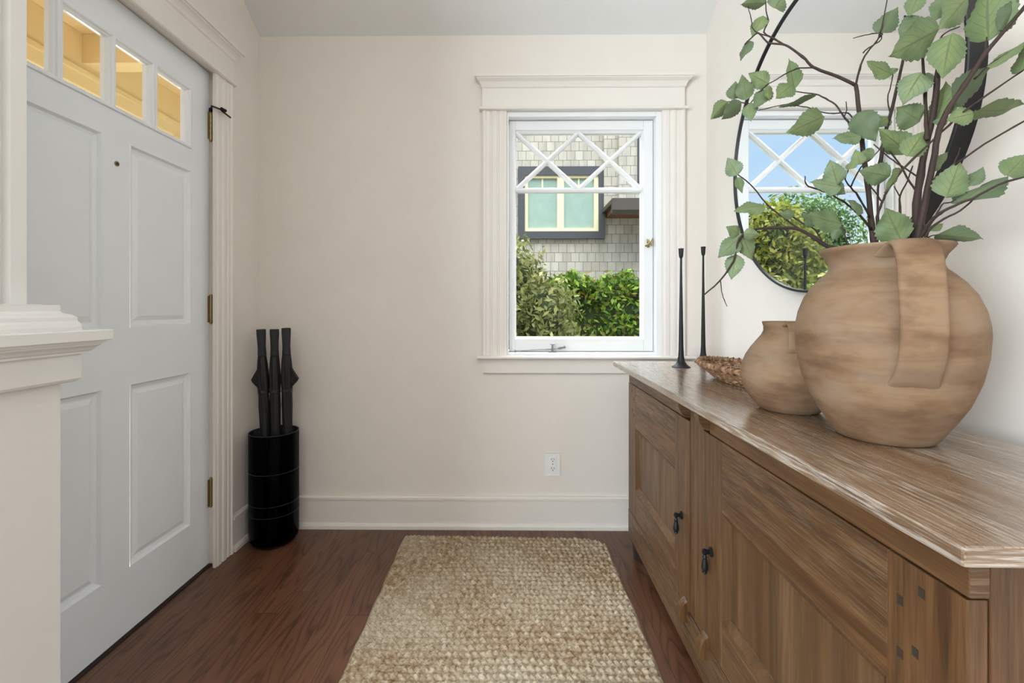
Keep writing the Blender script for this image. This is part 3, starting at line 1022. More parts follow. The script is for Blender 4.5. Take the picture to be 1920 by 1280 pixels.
BV = (0.6945, 0.850)
big_prof = [(0.066, 0.0), (0.073, 0.003), (0.079, 0.010), (0.089, 0.027), (0.101, 0.047), (0.1145, 0.073), (0.1285, 0.113), (0.1365, 0.155), (0.1385, 0.190), (0.1378, 0.208), (0.1335, 0.232),
            (0.1235, 0.260), (0.110, 0.281), (0.097, 0.2955), (0.0865, 0.306), (0.0825, 0.314), (0.0830, 0.322), (0.0875, 0.333), (0.0955, 0.3430), (0.0985, 0.3475), (0.0975, 0.3505)]
big_in = [(0.093, 0.350), (0.084, 0.340), (0.0765, 0.325), (0.0755, 0.312), (0.090, 0.292), (0.114, 0.262), (0.130, 0.200), (0.120, 0.110), (0.085, 0.040), (0.050, 0.012)]
vase('terracotta_vase', BV, big_prof, big_in, (-0.37, -0.929),
     [(0.082, 0.330), (0.098, 0.342), (0.116, 0.345), (0.134, 0.336), (0.146, 0.312), (0.152, 0.280), (0.157, 0.245), (0.160, 0.210), (0.158, 0.180), (0.151, 0.157), (0.140, 0.138), (0.127, 0.120), (0.116, 0.110)], 0.060, 0.013,
     'large round terracotta vase with strap handle holding the leafy branches', 'terracotta vases')
SV = (0.660, 1.075)
sm_prof = [(0.054, 0.0), (0.061, 0.003), (0.068, 0.010), (0.084, 0.028), (0.096, 0.050), (0.1020, 0.078), (0.1005, 0.104), (0.0915, 0.128), (0.080, 0.147), (0.068, 0.163), (0.058, 0.176), (0.0535, 0.186),
           (0.0535, 0.196), (0.0560, 0.204), (0.0560, 0.2075)]
sm_in = [(0.052, 0.2075), (0.0485, 0.195), (0.049, 0.184), (0.072, 0.148), (0.095, 0.100), (0.085, 0.045), (0.045, 0.010)]
vase('terracotta_vase', SV, sm_prof, sm_in, (-0.30, -0.954),
     [(0.052, 0.200), (0.064, 0.2035), (0.076, 0.200), (0.0835, 0.188), (0.0855, 0.172), (0.0855, 0.158), (0.083, 0.146), (0.077, 0.139)], 0.046, 0.009,
     'small terracotta jug behind the large vase, beside the woven basket', 'terracotta vases')

# ================================================================== BRANCHES IN THE VASE
PLANT={
'mid':([
(.0058,.0035,[(.687,.85,1.158),(.685,.858,1.217),(.686,.867,1.26),(.687,.875,1.323),(.683,.883,1.407),(.683,.892,1.477),(.682,.9,1.539)]),
(.0032,.0012,[(.682,.9,1.539),(.656,.907,1.558),(.63,.914,1.573),(.613,.921,1.586),(.602,.928,1.605),(.585,.935,1.627),(.567,.942,1.643),(.538,.949,1.652),(.523,.956,1.676),(.508,.963,1.667),(.501,.97,1.66)]),
(.002,.0009,[(.572,.95,1.648),(.555,.954,1.663),(.535,.958,1.679),(.547,.962,1.704),(.544,.966,1.729),(.544,.97,1.764)]),
(.0016,.0009,[(.613,.92,1.584),(.594,.932,1.59),(.58,.945,1.589),(.56,.958,1.579),(.552,.97,1.577)]),
(.0012,.0008,[(.555,.955,1.664),(.517,.96,1.683),(.512,.965,1.712),(.509,.97,1.741)]),
(.002,.0009,[(.682,.9,1.539),(.684,.893,1.566),(.69,.887,1.589),(.697,.88,1.602),(.704,.873,1.615),(.708,.867,1.643),(.711,.86,1.689)]),
(.0012,.0007,[(.709,.88,1.619),(.721,.885,1.63),(.711,.89,1.634),(.696,.895,1.634),(.677,.9,1.631)]),
(.0014,.0008,[(.69,.892,1.597),(.694,.889,1.603),(.706,.886,1.61),(.717,.883,1.618),(.713,.88,1.629)]),
(.0022,.001,[(.677,.88,1.437),(.674,.892,1.449),(.67,.905,1.47),(.667,.917,1.491),(.668,.93,1.51),(.66,.943,1.529),(.647,.955,1.546),(.633,.968,1.556),(.613,.98,1.565)]),
(.0011,.0008,[(.667,.91,1.482),(.668,.905,1.493),(.663,.9,1.507)]),
(.0014,.0008,[(.672,.89,1.448),(.678,.901,1.472),(.676,.912,1.489),(.663,.923,1.494),(.647,.934,1.499),(.624,.946,1.514),(.609,.957,1.524),(.583,.968,1.532),(.555,.979,1.529),(.541,.99,1.53)]),
(.0016,.0008,[(.552,.97,1.577),(.532,.978,1.56),(.521,.985,1.543),(.493,.993,1.55),(.479,1.0,1.553)]),
(.0022,.001,[(.681,.86,1.249),(.653,.85,1.272),(.632,.84,1.283),(.61,.83,1.292),(.584,.82,1.301),(.556,.81,1.308),(.528,.8,1.313)]),
(.0014,.0008,[(.56,.815,1.31),(.531,.81,1.317),(.523,.805,1.322),(.518,.8,1.332)]),
(.0018,.0009,[(.678,.86,1.271),(.646,.845,1.306),(.62,.83,1.319),(.599,.815,1.33),(.593,.8,1.343)]),
(.0014,.0009,[(.62,.83,1.321),(.635,.827,1.355),(.657,.823,1.375),(.669,.82,1.395)]),
(.0022,.0012,[(.684,.85,1.208),(.674,.838,1.266),(.673,.826,1.291),(.672,.813,1.309),(.688,.801,1.343),(.729,.789,1.389),(.757,.777,1.422),(.778,.764,1.443),(.826,.752,1.48),(.837,.74,1.49)]),
(.0013,.0009,[(.686,.84,1.294),(.661,.83,1.314),(.645,.82,1.323)])],[
(.547,.97,1.748,.492,.97,1.746,.023),
(.564,.97,1.736,.586,.97,1.77,.041),
(.541,.97,1.723,.516,.97,1.678,.027),
(.51,.97,1.669,.492,.97,1.626,.018),
(.606,.97,1.564,.594,.97,1.631,.025),
(.603,.97,1.577,.567,.97,1.546,.036),
(.552,.97,1.577,.51,.97,1.6,.034),
(.511,.98,1.548,.5,.98,1.601,.033),
(.488,.99,1.554,.492,.99,1.593,.029),
(.48,1.0,1.553,.442,1.0,1.514,.029),
(.504,.99,1.547,.46,.99,1.51,.029),
(.516,.98,1.542,.519,.98,1.502,.028),
(.552,.97,1.57,.521,.97,1.526,.031),
(.546,.96,1.568,.547,.96,1.534,.015),
(.64,.95,1.538,.563,.95,1.515,.012),
(.629,.91,1.483,.554,.91,1.449,.045),
(.661,.86,1.425,.607,.86,1.419,.024),
(.65,.855,1.466,.684,.855,1.411,.042),
(.705,.87,1.625,.739,.87,1.675,.035),
(.687,.8,1.343,.657,.8,1.302,.014),
(.666,.8,1.331,.612,.8,1.341,.036),
(.63,.82,1.358,.621,.82,1.386,.021),
(.568,.79,1.314,.554,.79,1.357,.033),
(.574,.79,1.31,.52,.79,1.319,.026),
(.565,.8,1.317,.589,.8,1.3,.023),
(.776,.76,1.423,.857,.76,1.434,.021),
(.78,.77,1.428,.734,.77,1.417,.029),
(.822,.74,1.479,.834,.74,1.53,.021),
(.655,.82,1.374,.629,.82,1.379,.023),
(.593,.8,1.343,.608,.8,1.365,.013),
(.638,.82,1.273,.608,.82,1.297,.015)]),
'low':([
(.0045,.0014,[(.661,.865,1.194),(.628,.895,1.22),(.615,.9,1.23),(.597,.905,1.246),(.574,.91,1.259),(.551,.915,1.262),(.522,.92,1.263),(.498,.925,1.26),(.48,.93,1.253),(.469,.935,1.235),(.463,.94,1.198),(.438,.945,1.159),(.408,.95,1.13)]),
(.0018,.001,[(.581,.912,1.258),(.553,.918,1.282),(.521,.923,1.312),(.494,.929,1.351),(.47,.934,1.373),(.464,.94,1.386)]),
(.0018,.0009,[(.616,.9,1.229),(.606,.905,1.257),(.585,.91,1.27),(.556,.915,1.292),(.545,.92,1.3)]),
(.0014,.0008,[(.499,.933,1.261),(.488,.931,1.251),(.482,.93,1.242)]),
(.0011,.0007,[(.438,.945,1.159),(.441,.945,1.137),(.446,.945,1.119),(.452,.945,1.105)]),
(.0016,.0009,[(.64,.85,1.188),(.633,.853,1.215),(.629,.857,1.238),(.625,.86,1.26)])],[
(.466,.93,1.372,.446,.93,1.408,.031),
(.464,.93,1.367,.475,.93,1.335,.015),
(.515,.92,1.31,.454,.92,1.298,.027),
(.475,.937,1.252,.447,.937,1.269,.024),
(.472,.937,1.245,.43,.937,1.205,.035),
(.477,.935,1.254,.5,.935,1.199,.035),
(.469,.942,1.213,.459,.942,1.16,.033),
(.625,.86,1.259,.56,.86,1.277,.038),
(.563,.9,1.283,.532,.9,1.288,.017),
(.622,.86,1.254,.607,.86,1.227,.016),
(.598,.89,1.26,.572,.89,1.286,.021),
(.469,.91,1.25,.501,.91,1.247,.021)]),
'tall':([
(.0062,.0042,[(.729,.84,1.158),(.735,.834,1.219),(.737,.829,1.29),(.742,.823,1.361),(.746,.817,1.404),(.752,.811,1.458),(.753,.806,1.506),(.753,.8,1.549)]),
(.0034,.0018,[(.738,.81,1.398),(.742,.815,1.427),(.745,.82,1.472),(.746,.825,1.529),(.745,.83,1.591)]),
(.0016,.0009,[(.748,.8,1.503),(.748,.797,1.561),(.754,.793,1.576),(.776,.79,1.585)]),
(.0022,.001,[(.735,.86,1.209),(.737,.864,1.25),(.74,.868,1.293),(.744,.872,1.315),(.762,.876,1.345),(.775,.88,1.374)]),
(.0011,.0008,[(.742,.87,1.314),(.731,.87,1.333)]),
(.0034,.0018,[(.697,.86,1.369),(.704,.86,1.419),(.716,.86,1.464),(.727,.86,1.51),(.738,.86,1.559),(.743,.86,1.603),(.743,.86,1.649)]),
(.0022,.0016,[(.715,.86,1.204),(.697,.86,1.239),(.692,.86,1.299),(.697,.86,1.369)]),
(.0012,.0008,[(.716,.86,1.464),(.711,.86,1.492),(.717,.86,1.519),(.721,.86,1.539)]),
(.0018,.0011,[(.745,.84,1.317),(.735,.847,1.343),(.726,.853,1.37),(.709,.86,1.403)]),
(.0016,.001,[(.744,.825,1.331),(.729,.831,1.348),(.71,.838,1.365),(.693,.844,1.385),(.677,.85,1.405)])],[
(.74,.79,1.58,.654,.79,1.534,.056),
(.756,.785,1.569,.741,.785,1.492,.048),
(.73,.81,1.52,.696,.81,1.463,.044),
(.75,.84,1.635,.713,.84,1.583,.033),
(.75,.84,1.673,.733,.84,1.634,.028),
(.79,.79,1.636,.742,.79,1.58,.043),
(.77,.8,1.645,.74,.8,1.599,.036),
(.719,.86,1.539,.671,.86,1.564,.026),
(.737,.82,1.435,.695,.82,1.461,.044),
(.734,.84,1.385,.678,.84,1.429,.037),
(.714,.82,1.373,.742,.82,1.417,.038),
(.765,.82,1.436,.783,.82,1.506,.035),
(.715,.86,1.461,.688,.86,1.441,.024),
(.702,.82,1.221,.673,.82,1.28,.052),
(.709,.86,1.403,.742,.86,1.395,.02),
(.722,.86,1.539,.715,.86,1.551,.016),
(.751,.81,1.347,.78,.81,1.377,.016),
(.751,.82,1.523,.74,.82,1.485,.025)]),
'right':([
(.0062,.0026,[(.735,.83,1.157),(.731,.819,1.226),(.735,.808,1.295),(.737,.797,1.353),(.734,.786,1.393),(.735,.775,1.423),(.741,.764,1.447),(.756,.753,1.479),(.767,.742,1.51),(.784,.731,1.537),(.811,.72,1.576)]),
(.0024,.0014,[(.751,.81,1.391),(.757,.807,1.422),(.769,.803,1.444),(.777,.8,1.462)]),
(.0016,.0009,[(.77,.745,1.511),(.777,.748,1.528),(.78,.75,1.543)]),
(.0022,.0012,[(.749,.82,1.294),(.737,.8,1.321),(.752,.78,1.339),(.749,.76,1.346),(.766,.74,1.365),(.811,.72,1.396)]),
(.0013,.0008,[(.762,.79,1.342),(.767,.79,1.354),(.773,.79,1.365),(.776,.79,1.377)]),
(.0014,.0009,[(.771,.76,1.48),(.784,.75,1.497),(.803,.74,1.512)])],[
(.78,.75,1.539,.782,.75,1.64,.051),
(.784,.73,1.544,.813,.73,1.597,.027),
(.752,.78,1.452,.818,.78,1.51,.038),
(.774,.74,1.49,.836,.74,1.535,.013),
(.745,.8,1.419,.766,.8,1.438,.017)]),
'side':([
(.0038,.0014,[(.723,.82,1.156),(.72,.806,1.215),(.721,.792,1.239),(.722,.779,1.254),(.725,.765,1.263),(.736,.751,1.272),(.745,.738,1.277),(.771,.724,1.295),(.799,.71,1.304)]),
(.0026,.0012,[(.722,.81,1.174),(.722,.799,1.214),(.725,.788,1.239),(.737,.777,1.252),(.753,.766,1.264),(.763,.755,1.28)]),
(.0016,.0008,[(.734,.79,1.257),(.738,.787,1.271),(.744,.785,1.28),(.755,.782,1.282),(.76,.78,1.286)]),
(.0012,.0008,[(.735,.81,1.24),(.733,.81,1.254),(.734,.81,1.266)]),
(.0012,.0008,[(.732,.81,1.22),(.731,.795,1.226),(.728,.78,1.226)])],[
(.718,.77,1.224,.793,.77,1.216,.024),
(.74,.775,1.288,.761,.775,1.351,.044),
(.772,.77,1.307,.796,.77,1.338,.022),
(.742,.755,1.28,.822,.755,1.323,.027),
(.778,.72,1.308,.813,.72,1.343,.034),
(.736,.8,1.238,.758,.8,1.25,.013),
(.734,.84,1.221,.698,.84,1.236,.018)]),
}



def smooth_path(pts, r0, r1, sub=3, jit=0.0006):
    P = [Vector(p) for p in pts]
    o = []
    for i in range(len(P) - 1):
        p0, p1, p2, p3 = P[max(i - 1, 0)], P[i], P[i + 1], P[min(i + 2, len(P) - 1)]
        for q in range(sub):
            u = q / sub
            v = 0.5 * ((2 * p1) + (p2 - p0) * u + (2 * p0 - 5 * p1 + 4 * p2 - p3) * u * u + (3 * p1 - p0 - 3 * p2 + p3) * u ** 3)
            o.append(v + Vector([random.uniform(-jit, jit) for _ in range(3)]))
    o.append(P[-1])
    n = len(o) - 1
    return o, [(r0 + (r1 - r0) * i / n) * (1.22 if random.random() < 0.16 else 1.0) for i in range(n + 1)]


def leaf_object(base, tip, wapp, parent, cam_pos=Vector((0, 0, 1.1))):
    base, tip = Vector(base), Vector(tip)
    ax = tip - base
    view = ((base + tip) / 2 - Vector((0.05, -0.1, 1.15))).normalized()
    ax = ax + view * random.uniform(-0.16, 0.16) * ax.length
    L = ax.length
    ax.normalize()
    wreal = max(wapp * 1.02, min(0.58 * L, wapp * 2.2))
    ang = math.acos(min(1.0, wapp / wreal)) * random.choice((-1, 1))
    side0 = ax.cross(view).normalized()
    nrm0 = side0.cross(ax).normalized()
    side = side0 * math.cos(ang) + nrm0 * math.sin(ang)
    nrm = side.cross(ax).normalized()
    NU, NV = 8, 18
    verts, uvs = [], []
    bend = random.uniform(-0.10, 0.16)
    cup = random.uniform(0.10, 0.30)
    wave = random.uniform(0, 6.28)
    for j in range(NV + 1):
        t_ = j / NV
        w = 1.10 * math.sin(math.pi * min(1, t_ ** 0.68)) ** 1.0 * (1 - 0.18 * t_)
        w = max(w, 0.02 if t_ < 0.5 else 0.0) * 0.53 * wreal
        ser = 1.0 + (0.07 if j % 2 else -0.05) * (1 if 0.12 < t_ < 0.95 else 0)
        for i in range(NU + 1):
            s = i / NU * 2 - 1
            k = ser if abs(s) > 0.99 else 1.0
            off = side * (s * w * k)
            h = cup * abs(s) ** 1.3 * w + bend * L * (t_ - 0.5) ** 2 * 2 + 0.045 * wreal * abs(s) * math.sin(t_ * 13 + wave + s * 1.5)
            p = base + ax * (t_ * L) + off + nrm * h - view * 0.0
            verts.append(p)
            uvs.append((0.5 + 0.5 * s, t_))
    faces = []
    for j in range(NV):
        for i in range(NU):
            a = j * (NU + 1) + i
            faces.append((a, a + 1, a + NU + 2, a + NU + 1))
    me = bpy.data.meshes.new('leaf')
    off = parent.location
    me.from_pydata([tuple(v - off) for v in verts], [], faces)
    uvl = me.uv_layers.new(name='UVMap')
    for lp in me.loops:
        uvl.data[lp.index].uv = uvs[lp.vertex_index]
    me.polygons.foreach_set('use_smooth', [True] * len(me.polygons))
    me.materials.append(M['leaf'])
    o = bpy.data.objects.new('leaf', me)
    COL.objects.link(o)
    o.parent = parent
    return o


BR_LABEL = {
    'mid': 'tall forked leafy branch rising in front of the mirror window reflection',
    'low': 'low leafy branch arching out left over the vase towards the candlesticks',
    'tall': 'upright leafy branch with the largest leaves before the mirror rim',
    'right': 'long bare stemmed branch leaning up right past the mirror edge',
    'side': 'short leafy sprig leaning right over the vase rim by the wall',
}
for key, (stems, leaves) in PLANT.items():
    p0 = stems[0][2][0]
    # the butt of each branch rests on the inside of the vase
    foot = (BV[0] + (p0[0] - BV[0]) * 0.4, BV[1] + (p0[1] - BV[1]) * 0.4, TOPZ + 0.02)
    root = empty('leafy_branch', foot, BR_LABEL[key], 'branch', 'leafy branches in the vase')
    m = MB()
    for i, (r0, r1, pts) in enumerate(stems):
        pts = list(pts)
        if i == 0:
            pts = [foot, ((foot[0] + p0[0]) / 2, (foot[1] + p0[1]) / 2, (foot[2] + p0[2]) / 2)] + pts
        o, rr = smooth_path(pts, r0, r1)
        m.tube(o, rr, 8)
    m.build('stem', M['bark'], root, smooth=True, angle=180)
    for lf in leaves:
        leaf_object(lf[0:3], lf[3:6], lf[6], root)

# ================================================================== CANDLESTICKS
def candlestick(x, y, h, label):
    root = empty('candlestick', (x, y, TOPZ), label, 'candlestick', 'black iron candlesticks')
    MB().lathe([(0.0, 0.0), (0.036, 0.0), (0.0365, 0.002), (0.032, 0.0045), (0.024, 0.010), (0.016, 0.022), (0.0115, 0.042), (0.0095, 0.075)], (x, y, TOPZ), 32, (True, True)).build('base', M['iron'], root, smooth=True)
    MB().lathe([(0.0096, 0.072), (0.0086, 0.14), (0.0070, 0.24), (0.0052, 0.34), (0.0040, h - 0.045), (0.0044, h - 0.038)], (x, y, TOPZ), 20, (True, True)).build('stem', M['iron'], root, smooth=True)
    MB().lathe([(0.0044, h - 0.040), (0.0075, h - 0.034), (0.0088, h - 0.026), (0.0100, h - 0.004), (0.0108, h), (0.0090, h), (0.0078, h - 0.022), (0.0, h - 0.024)], (x, y, TOPZ), 24, (True, False)).build('cup', M['iron'], root, smooth=True)
    return root


candlestick(0.7044, 1.862, 0.483, 'slim black iron candlestick in front, its flared foot fully visible on the sideboard')
candlestick(0.866, 2.030, 0.513, 'slim black iron candlestick in the corner behind the woven basket')

# ================================================================== BASKET
bk = empty('woven_basket', (0.752, 1.462, TOPZ), 'shallow oval woven wicker basket on the sideboard beside the small jug', 'basket')
BXc, BYc = 0.752, 1.462
def oval(ax_, ay_, z, n=120, wob=0.0, ph=0):
    return [(BXc + (ax_ + wob * math.sin(i * 2 * math.pi * 15 / n * 2 + ph)) * math.cos(2 * math.pi * i / n), BYc + (ay_ + wob * math.sin(i * 2 * math.pi * 15 / n * 2 + ph)) * math.sin(2 * math.pi * i / n), z) for i in range(n)]
def oval_r(f):
    return 0.054 + 0.048 * f ** 0.8, 0.140 + 0.088 * f ** 0.8
m = MB()
rows = 8
for k in range(rows):
    f_ = k / (rows - 1)
    a, b = oval_r(f_)
    m.ring_tube(oval(a, b, TOPZ + 0.004 + 0.044 * f_, 120, 0.0028, math.pi * (k % 2)), 0.0036, 6)
m.build('woven_side', M['wicker'], bk, smooth=True, angle=180)
m = MB()
for k in range(44):
    a0 = 2 * math.pi * k / 44
    pts = []
    for q in range(6):
        f_ = q / 5
        a, b = oval_r(f_)
        an = a0 + 0.10 * f_
        pts.append((BXc + a * math.cos(an), BYc + b * math.sin(an), TOPZ + 0.003 + 0.048 * f_))
    m.tube(pts, 0.0028, 6)
m.build('stakes', M['wicker'], bk, smooth=True, angle=180)
m = MB()
for k in range(9):
    fa = 1 - k / 9
    m.ring_tube(oval(0.056 * fa, 0.138 * fa, TOPZ + 0.0042, 80, 0.001 * fa), 0.0040, 6)
m.build('woven_floor', M['wicker'], bk, smooth=True, angle=180)
n = 240
a, b = oval_r(1.0)
m = MB()
m.ring_tube(oval(a + 0.002, b + 0.002, TOPZ + 0.052, n), [0.0088 + 0.0012 * math.sin(i * 2 * math.pi * 40 / n) for i in range(n)], 10)
for k in range(46):      # binding wraps around the rim
    an = 2 * math.pi * k / 46
    c0 = Vector((BXc + (a + 0.002) * math.cos(an), BYc + (b + 0.002) * math.sin(an), TOPZ + 0.052))
    tg = Vector((-(a) * math.sin(an), b * math.cos(an), 0)).normalized()
    nn = Vector((tg.y, -tg.x, 0))
    m.ring_tube([tuple(c0 + nn * 0.0102 * math.cos(q) + Vector((0, 0, 1)) * 0.0102 * math.sin(q) + tg * 0.003 * math.cos(q)) for q in [2 * math.pi * i / 14 for i in range(14)]], 0.0021, 5)
m.build('rim', M['wicker'], bk, smooth=True, angle=180)

# ================================================================== ROUND MIRROR
MYc, MZc, MR = 1.4395, 1.643, 0.492
mir = empty('round_mirror', (XR, MYc, MZc), 'large round wall mirror with thin black frame above the sideboard', 'mirror')
def xlathe(prof_, n=128, cap=False):
    rings = [[(x, MYc + r * math.cos(2 * math.pi * i / n), MZc + r * math.sin(2 * math.pi * i / n)) for i in range(n)] for r, x in prof_]
    return MB().loft(rings, False, cap)
fr = [(MR - 0.009, 0.958), (MR - 0.009, 0.951), (MR - 0.007, 0.949), (MR - 0.002, 0.949), (MR, 0.951), (MR, 0.9895), (MR - 0.009, 0.9895), (MR - 0.009, 0.958)]
m = xlathe(fr)
m.build('frame', M['black'], mir, smooth=True)
m = xlathe([(MR - 0.0085, 0.986), (MR - 0.0085, 0.9555)], 128, True)
m.build('mirror_glass', M['mirror'], mir)

# ================================================================== UMBRELLA STAND + UMBRELLAS
UX, UY, UR = -1.112, 2.150, 0.1085
st = empty('umbrella_stand', (UX, UY, 0.0), 'round smoked black umbrella stand in the corner beside the door casing', 'umbrella stand')
pro = [(0.0, 0.004), (0.078, 0.004), (0.094, 0.010), (0.104, 0.024), (UR, 0.048), (UR, 0.519), (UR - 0.0015, 0.521), (UR - 0.004, 0.519), (UR - 0.004, 0.050), (0.098, 0.028), (0.088, 0.016), (0.0, 0.012)]
MB().lathe(pro, (UX, UY, 0), 64).build('shell', M['smoke'], st, smooth=True, angle=50)
MB().lathe([(0.0, 0.0), (0.080, 0.0), (0.092, 0.006), (0.097, 0.0145), (0.0, 0.0145)], (UX, UY, 0.0), 48).build('base', M['dark_rubber'], st, smooth=True)
for z in (0.150, 0.200, 0.345):
    MB().ring_tube([(UX + (UR + 0.0002) * math.cos(2 * math.pi * i / 64), UY + (UR + 0.0002) * math.sin(2 * math.pi * i / 64), z) for i in range(64)], 0.0012, 5).build('ridge', M['black'], st, smooth=True)
MB().ring_tube([(UX + (UR - 0.002) * math.cos(2 * math.pi * i / 64), UY + (UR - 0.002) * math.sin(2 * math.pi * i / 64), 0.5205) for i in range(64)], 0.0024, 6).build('rim', M['black'], st, smooth=True)


def umbrella(top, tip, flap, label, seed):
    rnd = random.Random(seed)
    top, tip = Vector(top), Vector(tip)
    d = (tip - top)
    L = d.length
    d.normalize()
    a = d.orthogonal().normalized()
    a = (Vector((1, 0, 0)) - d * d.x).normalized()
    b = d.cross(a)
    root = empty('umbrella', tuple(tip), label, 'umbrella', 'black umbrellas in the stand')
    def P(s, r, ang):
        return tuple(top + d * s + (a * math.cos(ang) + b * math.sin(ang)) * r)
    n = 24
    prof_ = [(0.0, 0.004), (0.0005, 0.0185), (0.003, 0.0205), (0.02, 0.0205), (0.06, 0.0185), (0.09, 0.0175), (0.122, 0.0190), (0.125, 0.0185), (0.126, 0.004)]
    MB().loft([[P(s, r, 2 * math.pi * k / n) for k in range(n)] for s, r in prof_]).build('handle', M['handle_foam'], root, smooth=True)
    n = 48
    prof_ = [(0.124, 0.008, 0), (0.126, 0.0185, 0.04), (0.16, 0.021, 0.10), (0.20, 0.0230, 0.12), (0.235, 0.0238, 0.13), (0.26, 0.0235, 0.12), (0.285, 0.0225, 0.10), (0.30, 0.0215, 0.06), (0.36, 0.0225, 0.08),
             (0.50, 0.021, 0.08), (0.65, 0.0175, 0.08), (0.78, 0.0115, 0.08), (0.84, 0.0075, 0.04), (0.845, 0.004, 0)]
    ph = rnd.uniform(0, 6)
    MB().loft([[P(s, r * (1 + m_ * math.sin(8 * 2 * math.pi * k / n + 2.2 * s * 6 + ph)), 2 * math.pi * k / n) for k in range(n)] for s, r, m_ in prof_]).build('canopy', M['umbrella_cloth'], root, smooth=True, angle=180)
    # loose corner folds of the canopy
    for j, (ang, out_) in enumerate(flap):
        w = 0.5
        f_ = MB()
        rings = []
        for s, r_out in ((0.175, 0.020), (0.205, 0.020 + out_ * 0.45), (0.238, 0.020 + out_), (0.252, 0.020 + out_ * 0.82), (0.285, 0.021)):
            ww = w * (0.5 + 0.5 * (1 - abs(s - 0.235) / 0.07))
            rings.append([P(s, 0.016, ang - ww), P(s, r_out * 0.93, ang - 0.14), P(s, r_out, ang), P(s, r_out * 0.93, ang + 0.14), P(s, 0.016, ang + ww)])
        f_.loft(rings)
        f_.build('fold', M['umbrella_cloth'], root)
    MB().loft([[P(s, r, 2 * math.pi * k / n) for k in range(n)] for s, r in ((0.287, 0.0215), (0.289, 0.0245), (0.303, 0.0245), (0.305, 0.0215))]).build('strap', M['dark_rubber'], root, smooth=True)
    MB().loft([[P(s, r, 2 * math.pi * k / 12) for k in range(12)] for s, r in ((0.835, 0.0045), (L - 0.012, 0.0042), (L - 0.004, 0.0040), (L, 0.002))]).build('tip', M['nickel'], root, smooth=True)
    return root


umbrella((-1.175, 2.150, 1.004), (-1.128, 2.135, 0.050), ((math.pi * 1.02, 0.040), (1.3, 0.010)), 'black umbrella nearest the door casing, leaning in the smoked stand', 1)
umbrella((-1.119, 2.165, 1.004), (-1.088, 2.125, 0.050), ((2.0, 0.010), (-1.8, 0.012)), 'black umbrella standing between the two others in the smoked stand', 2)
umbrella((-1.055, 2.150, 1.010), (-1.052, 2.170, 0.050), ((0.12, 0.042), (-1.2, 0.016)), 'black umbrella farthest from the door casing, leaning in the smoked stand', 3)

# ================================================================== RUG
RX0, RX1, RY0, RY1 = -0.500, 0.459, 0.660, 2.196
NX, NY = 300, 520
xs = np.linspace(0, 1, NX)
ys = np.linspace(0, 1, NY)
U, V = np.meshgrid(xs, ys)
X = RX0 + (RX1 - RX0) * U
Y = RY0 + (RY1 - RY0) * V
# far edge runs slightly nearer on the right, with a rounded corner
Y = Y - 0.030 * U * V ** 6 - 0.060 * np.clip((U - 0.90) / 0.10, 0, 1) ** 2 * V ** 8 - 0.012 * np.clip((0.06 - U) / 0.06, 0, 1) ** 2 * V ** 8
X = X + 0.0018 * np.sin(Y * 31) * (U - 0.5) * 2 + 0.0015 * np.sin(Y * 5)
rng = np.random.default_rng(3)
row = 0.0290
rowp = (Y + 0.003 * np.sin(X * 9 + Y * 3) + 0.0016 * np.sin(X * 31 + Y * 17)) / row
fr_ = rowp - np.floor(rowp)
rid = np.floor(rowp)
arch = np.sqrt(np.clip(1 - (2 * fr_ - 1) ** 2, 0, 1))
stp = 0.0215
phase = (X + 0.004 * np.sin(rid * 12.9898) * 3) / stp + np.where(fr_ < 0.5, 1, -1) * (fr_ - 0.5) * 1.1 + 0.12 * np.sin(X * 57 + rid * 2.1) + np.sin(rid * 78.233) * 3
st_ = np.abs(np.sin(np.pi * phase))
hz_ = 0.88 + 0.12 * np.sin(np.floor(phase) * 4.1 + rid * 2.7)
Z = 0.003 + 0.017 * arch ** 0.9 * (0.38 + 0.62 * st_ ** 0.6) * hz_ + 0.0010 * rng.standard_normal(U.shape)
edge = np.minimum(np.minimum(U, 1 - U) * 70, np.minimum(V, 1 - V) * 90)
Z = Z * np.clip(0.15 + edge, 0, 1)
verts = np.stack([X, Y, Z], -1).reshape(-1, 3)
idx = np.arange(NX * NY).reshape(NY, NX)
quads = np.stack([idx[:-1, :-1], idx[:-1, 1:], idx[1:, 1:], idx[1:, :-1]], -1).reshape(-1, 4)
me = bpy.data.meshes.new('rug')
org = np.array([(RX0 + RX1) / 2, (RY0 + RY1) / 2, 0.0])
vv = [tuple(p) for p in (verts - org)]
ff = [tuple(q) for q in quads.tolist()]
# underside so the rug is a closed mat
bord = list(idx[0, :]) + list(idx[1:, -1]) + list(idx[-1, -2::-1]) + list(idx[-2:0:-1, 0])
base_i = len(vv)
for i in bord:
    p = verts[i] - org
    vv.append((p[0], p[1], 0.001))
nb = len(bord)
for k in range(nb):
    j = (k + 1) % nb
    ff.append((int(bord[k]), base_i + k, base_i + j, int(bord[j])))
ff.append(tuple(base_i + k for k in reversed(range(nb))))
me.from_pydata(vv, [], ff)
me.polygons.foreach_set('use_smooth', [True] * len(me.polygons))
me.materials.append(M['rug'])
rug = bpy.data.objects.new('rug', me)
rug.location = tuple(org)
COL.objects.link(rug)
tag(rug, 'tan braided jute runner rug on the dark wood floor', 'rug')

# ================================================================== OUTSIDE
mb = MB().box(-14, 14, 2.45, 22, -0.60, -0.45)
struct(mb.build('ground', M['soil']), 'garden ground outside', 'ground')
mb = MB().box(-14, -1.42, -6, 2.45, -0.60, -0.20)
struct(mb.build('ground', M['soil']), 'front garden ground beyond the porch', 'ground')

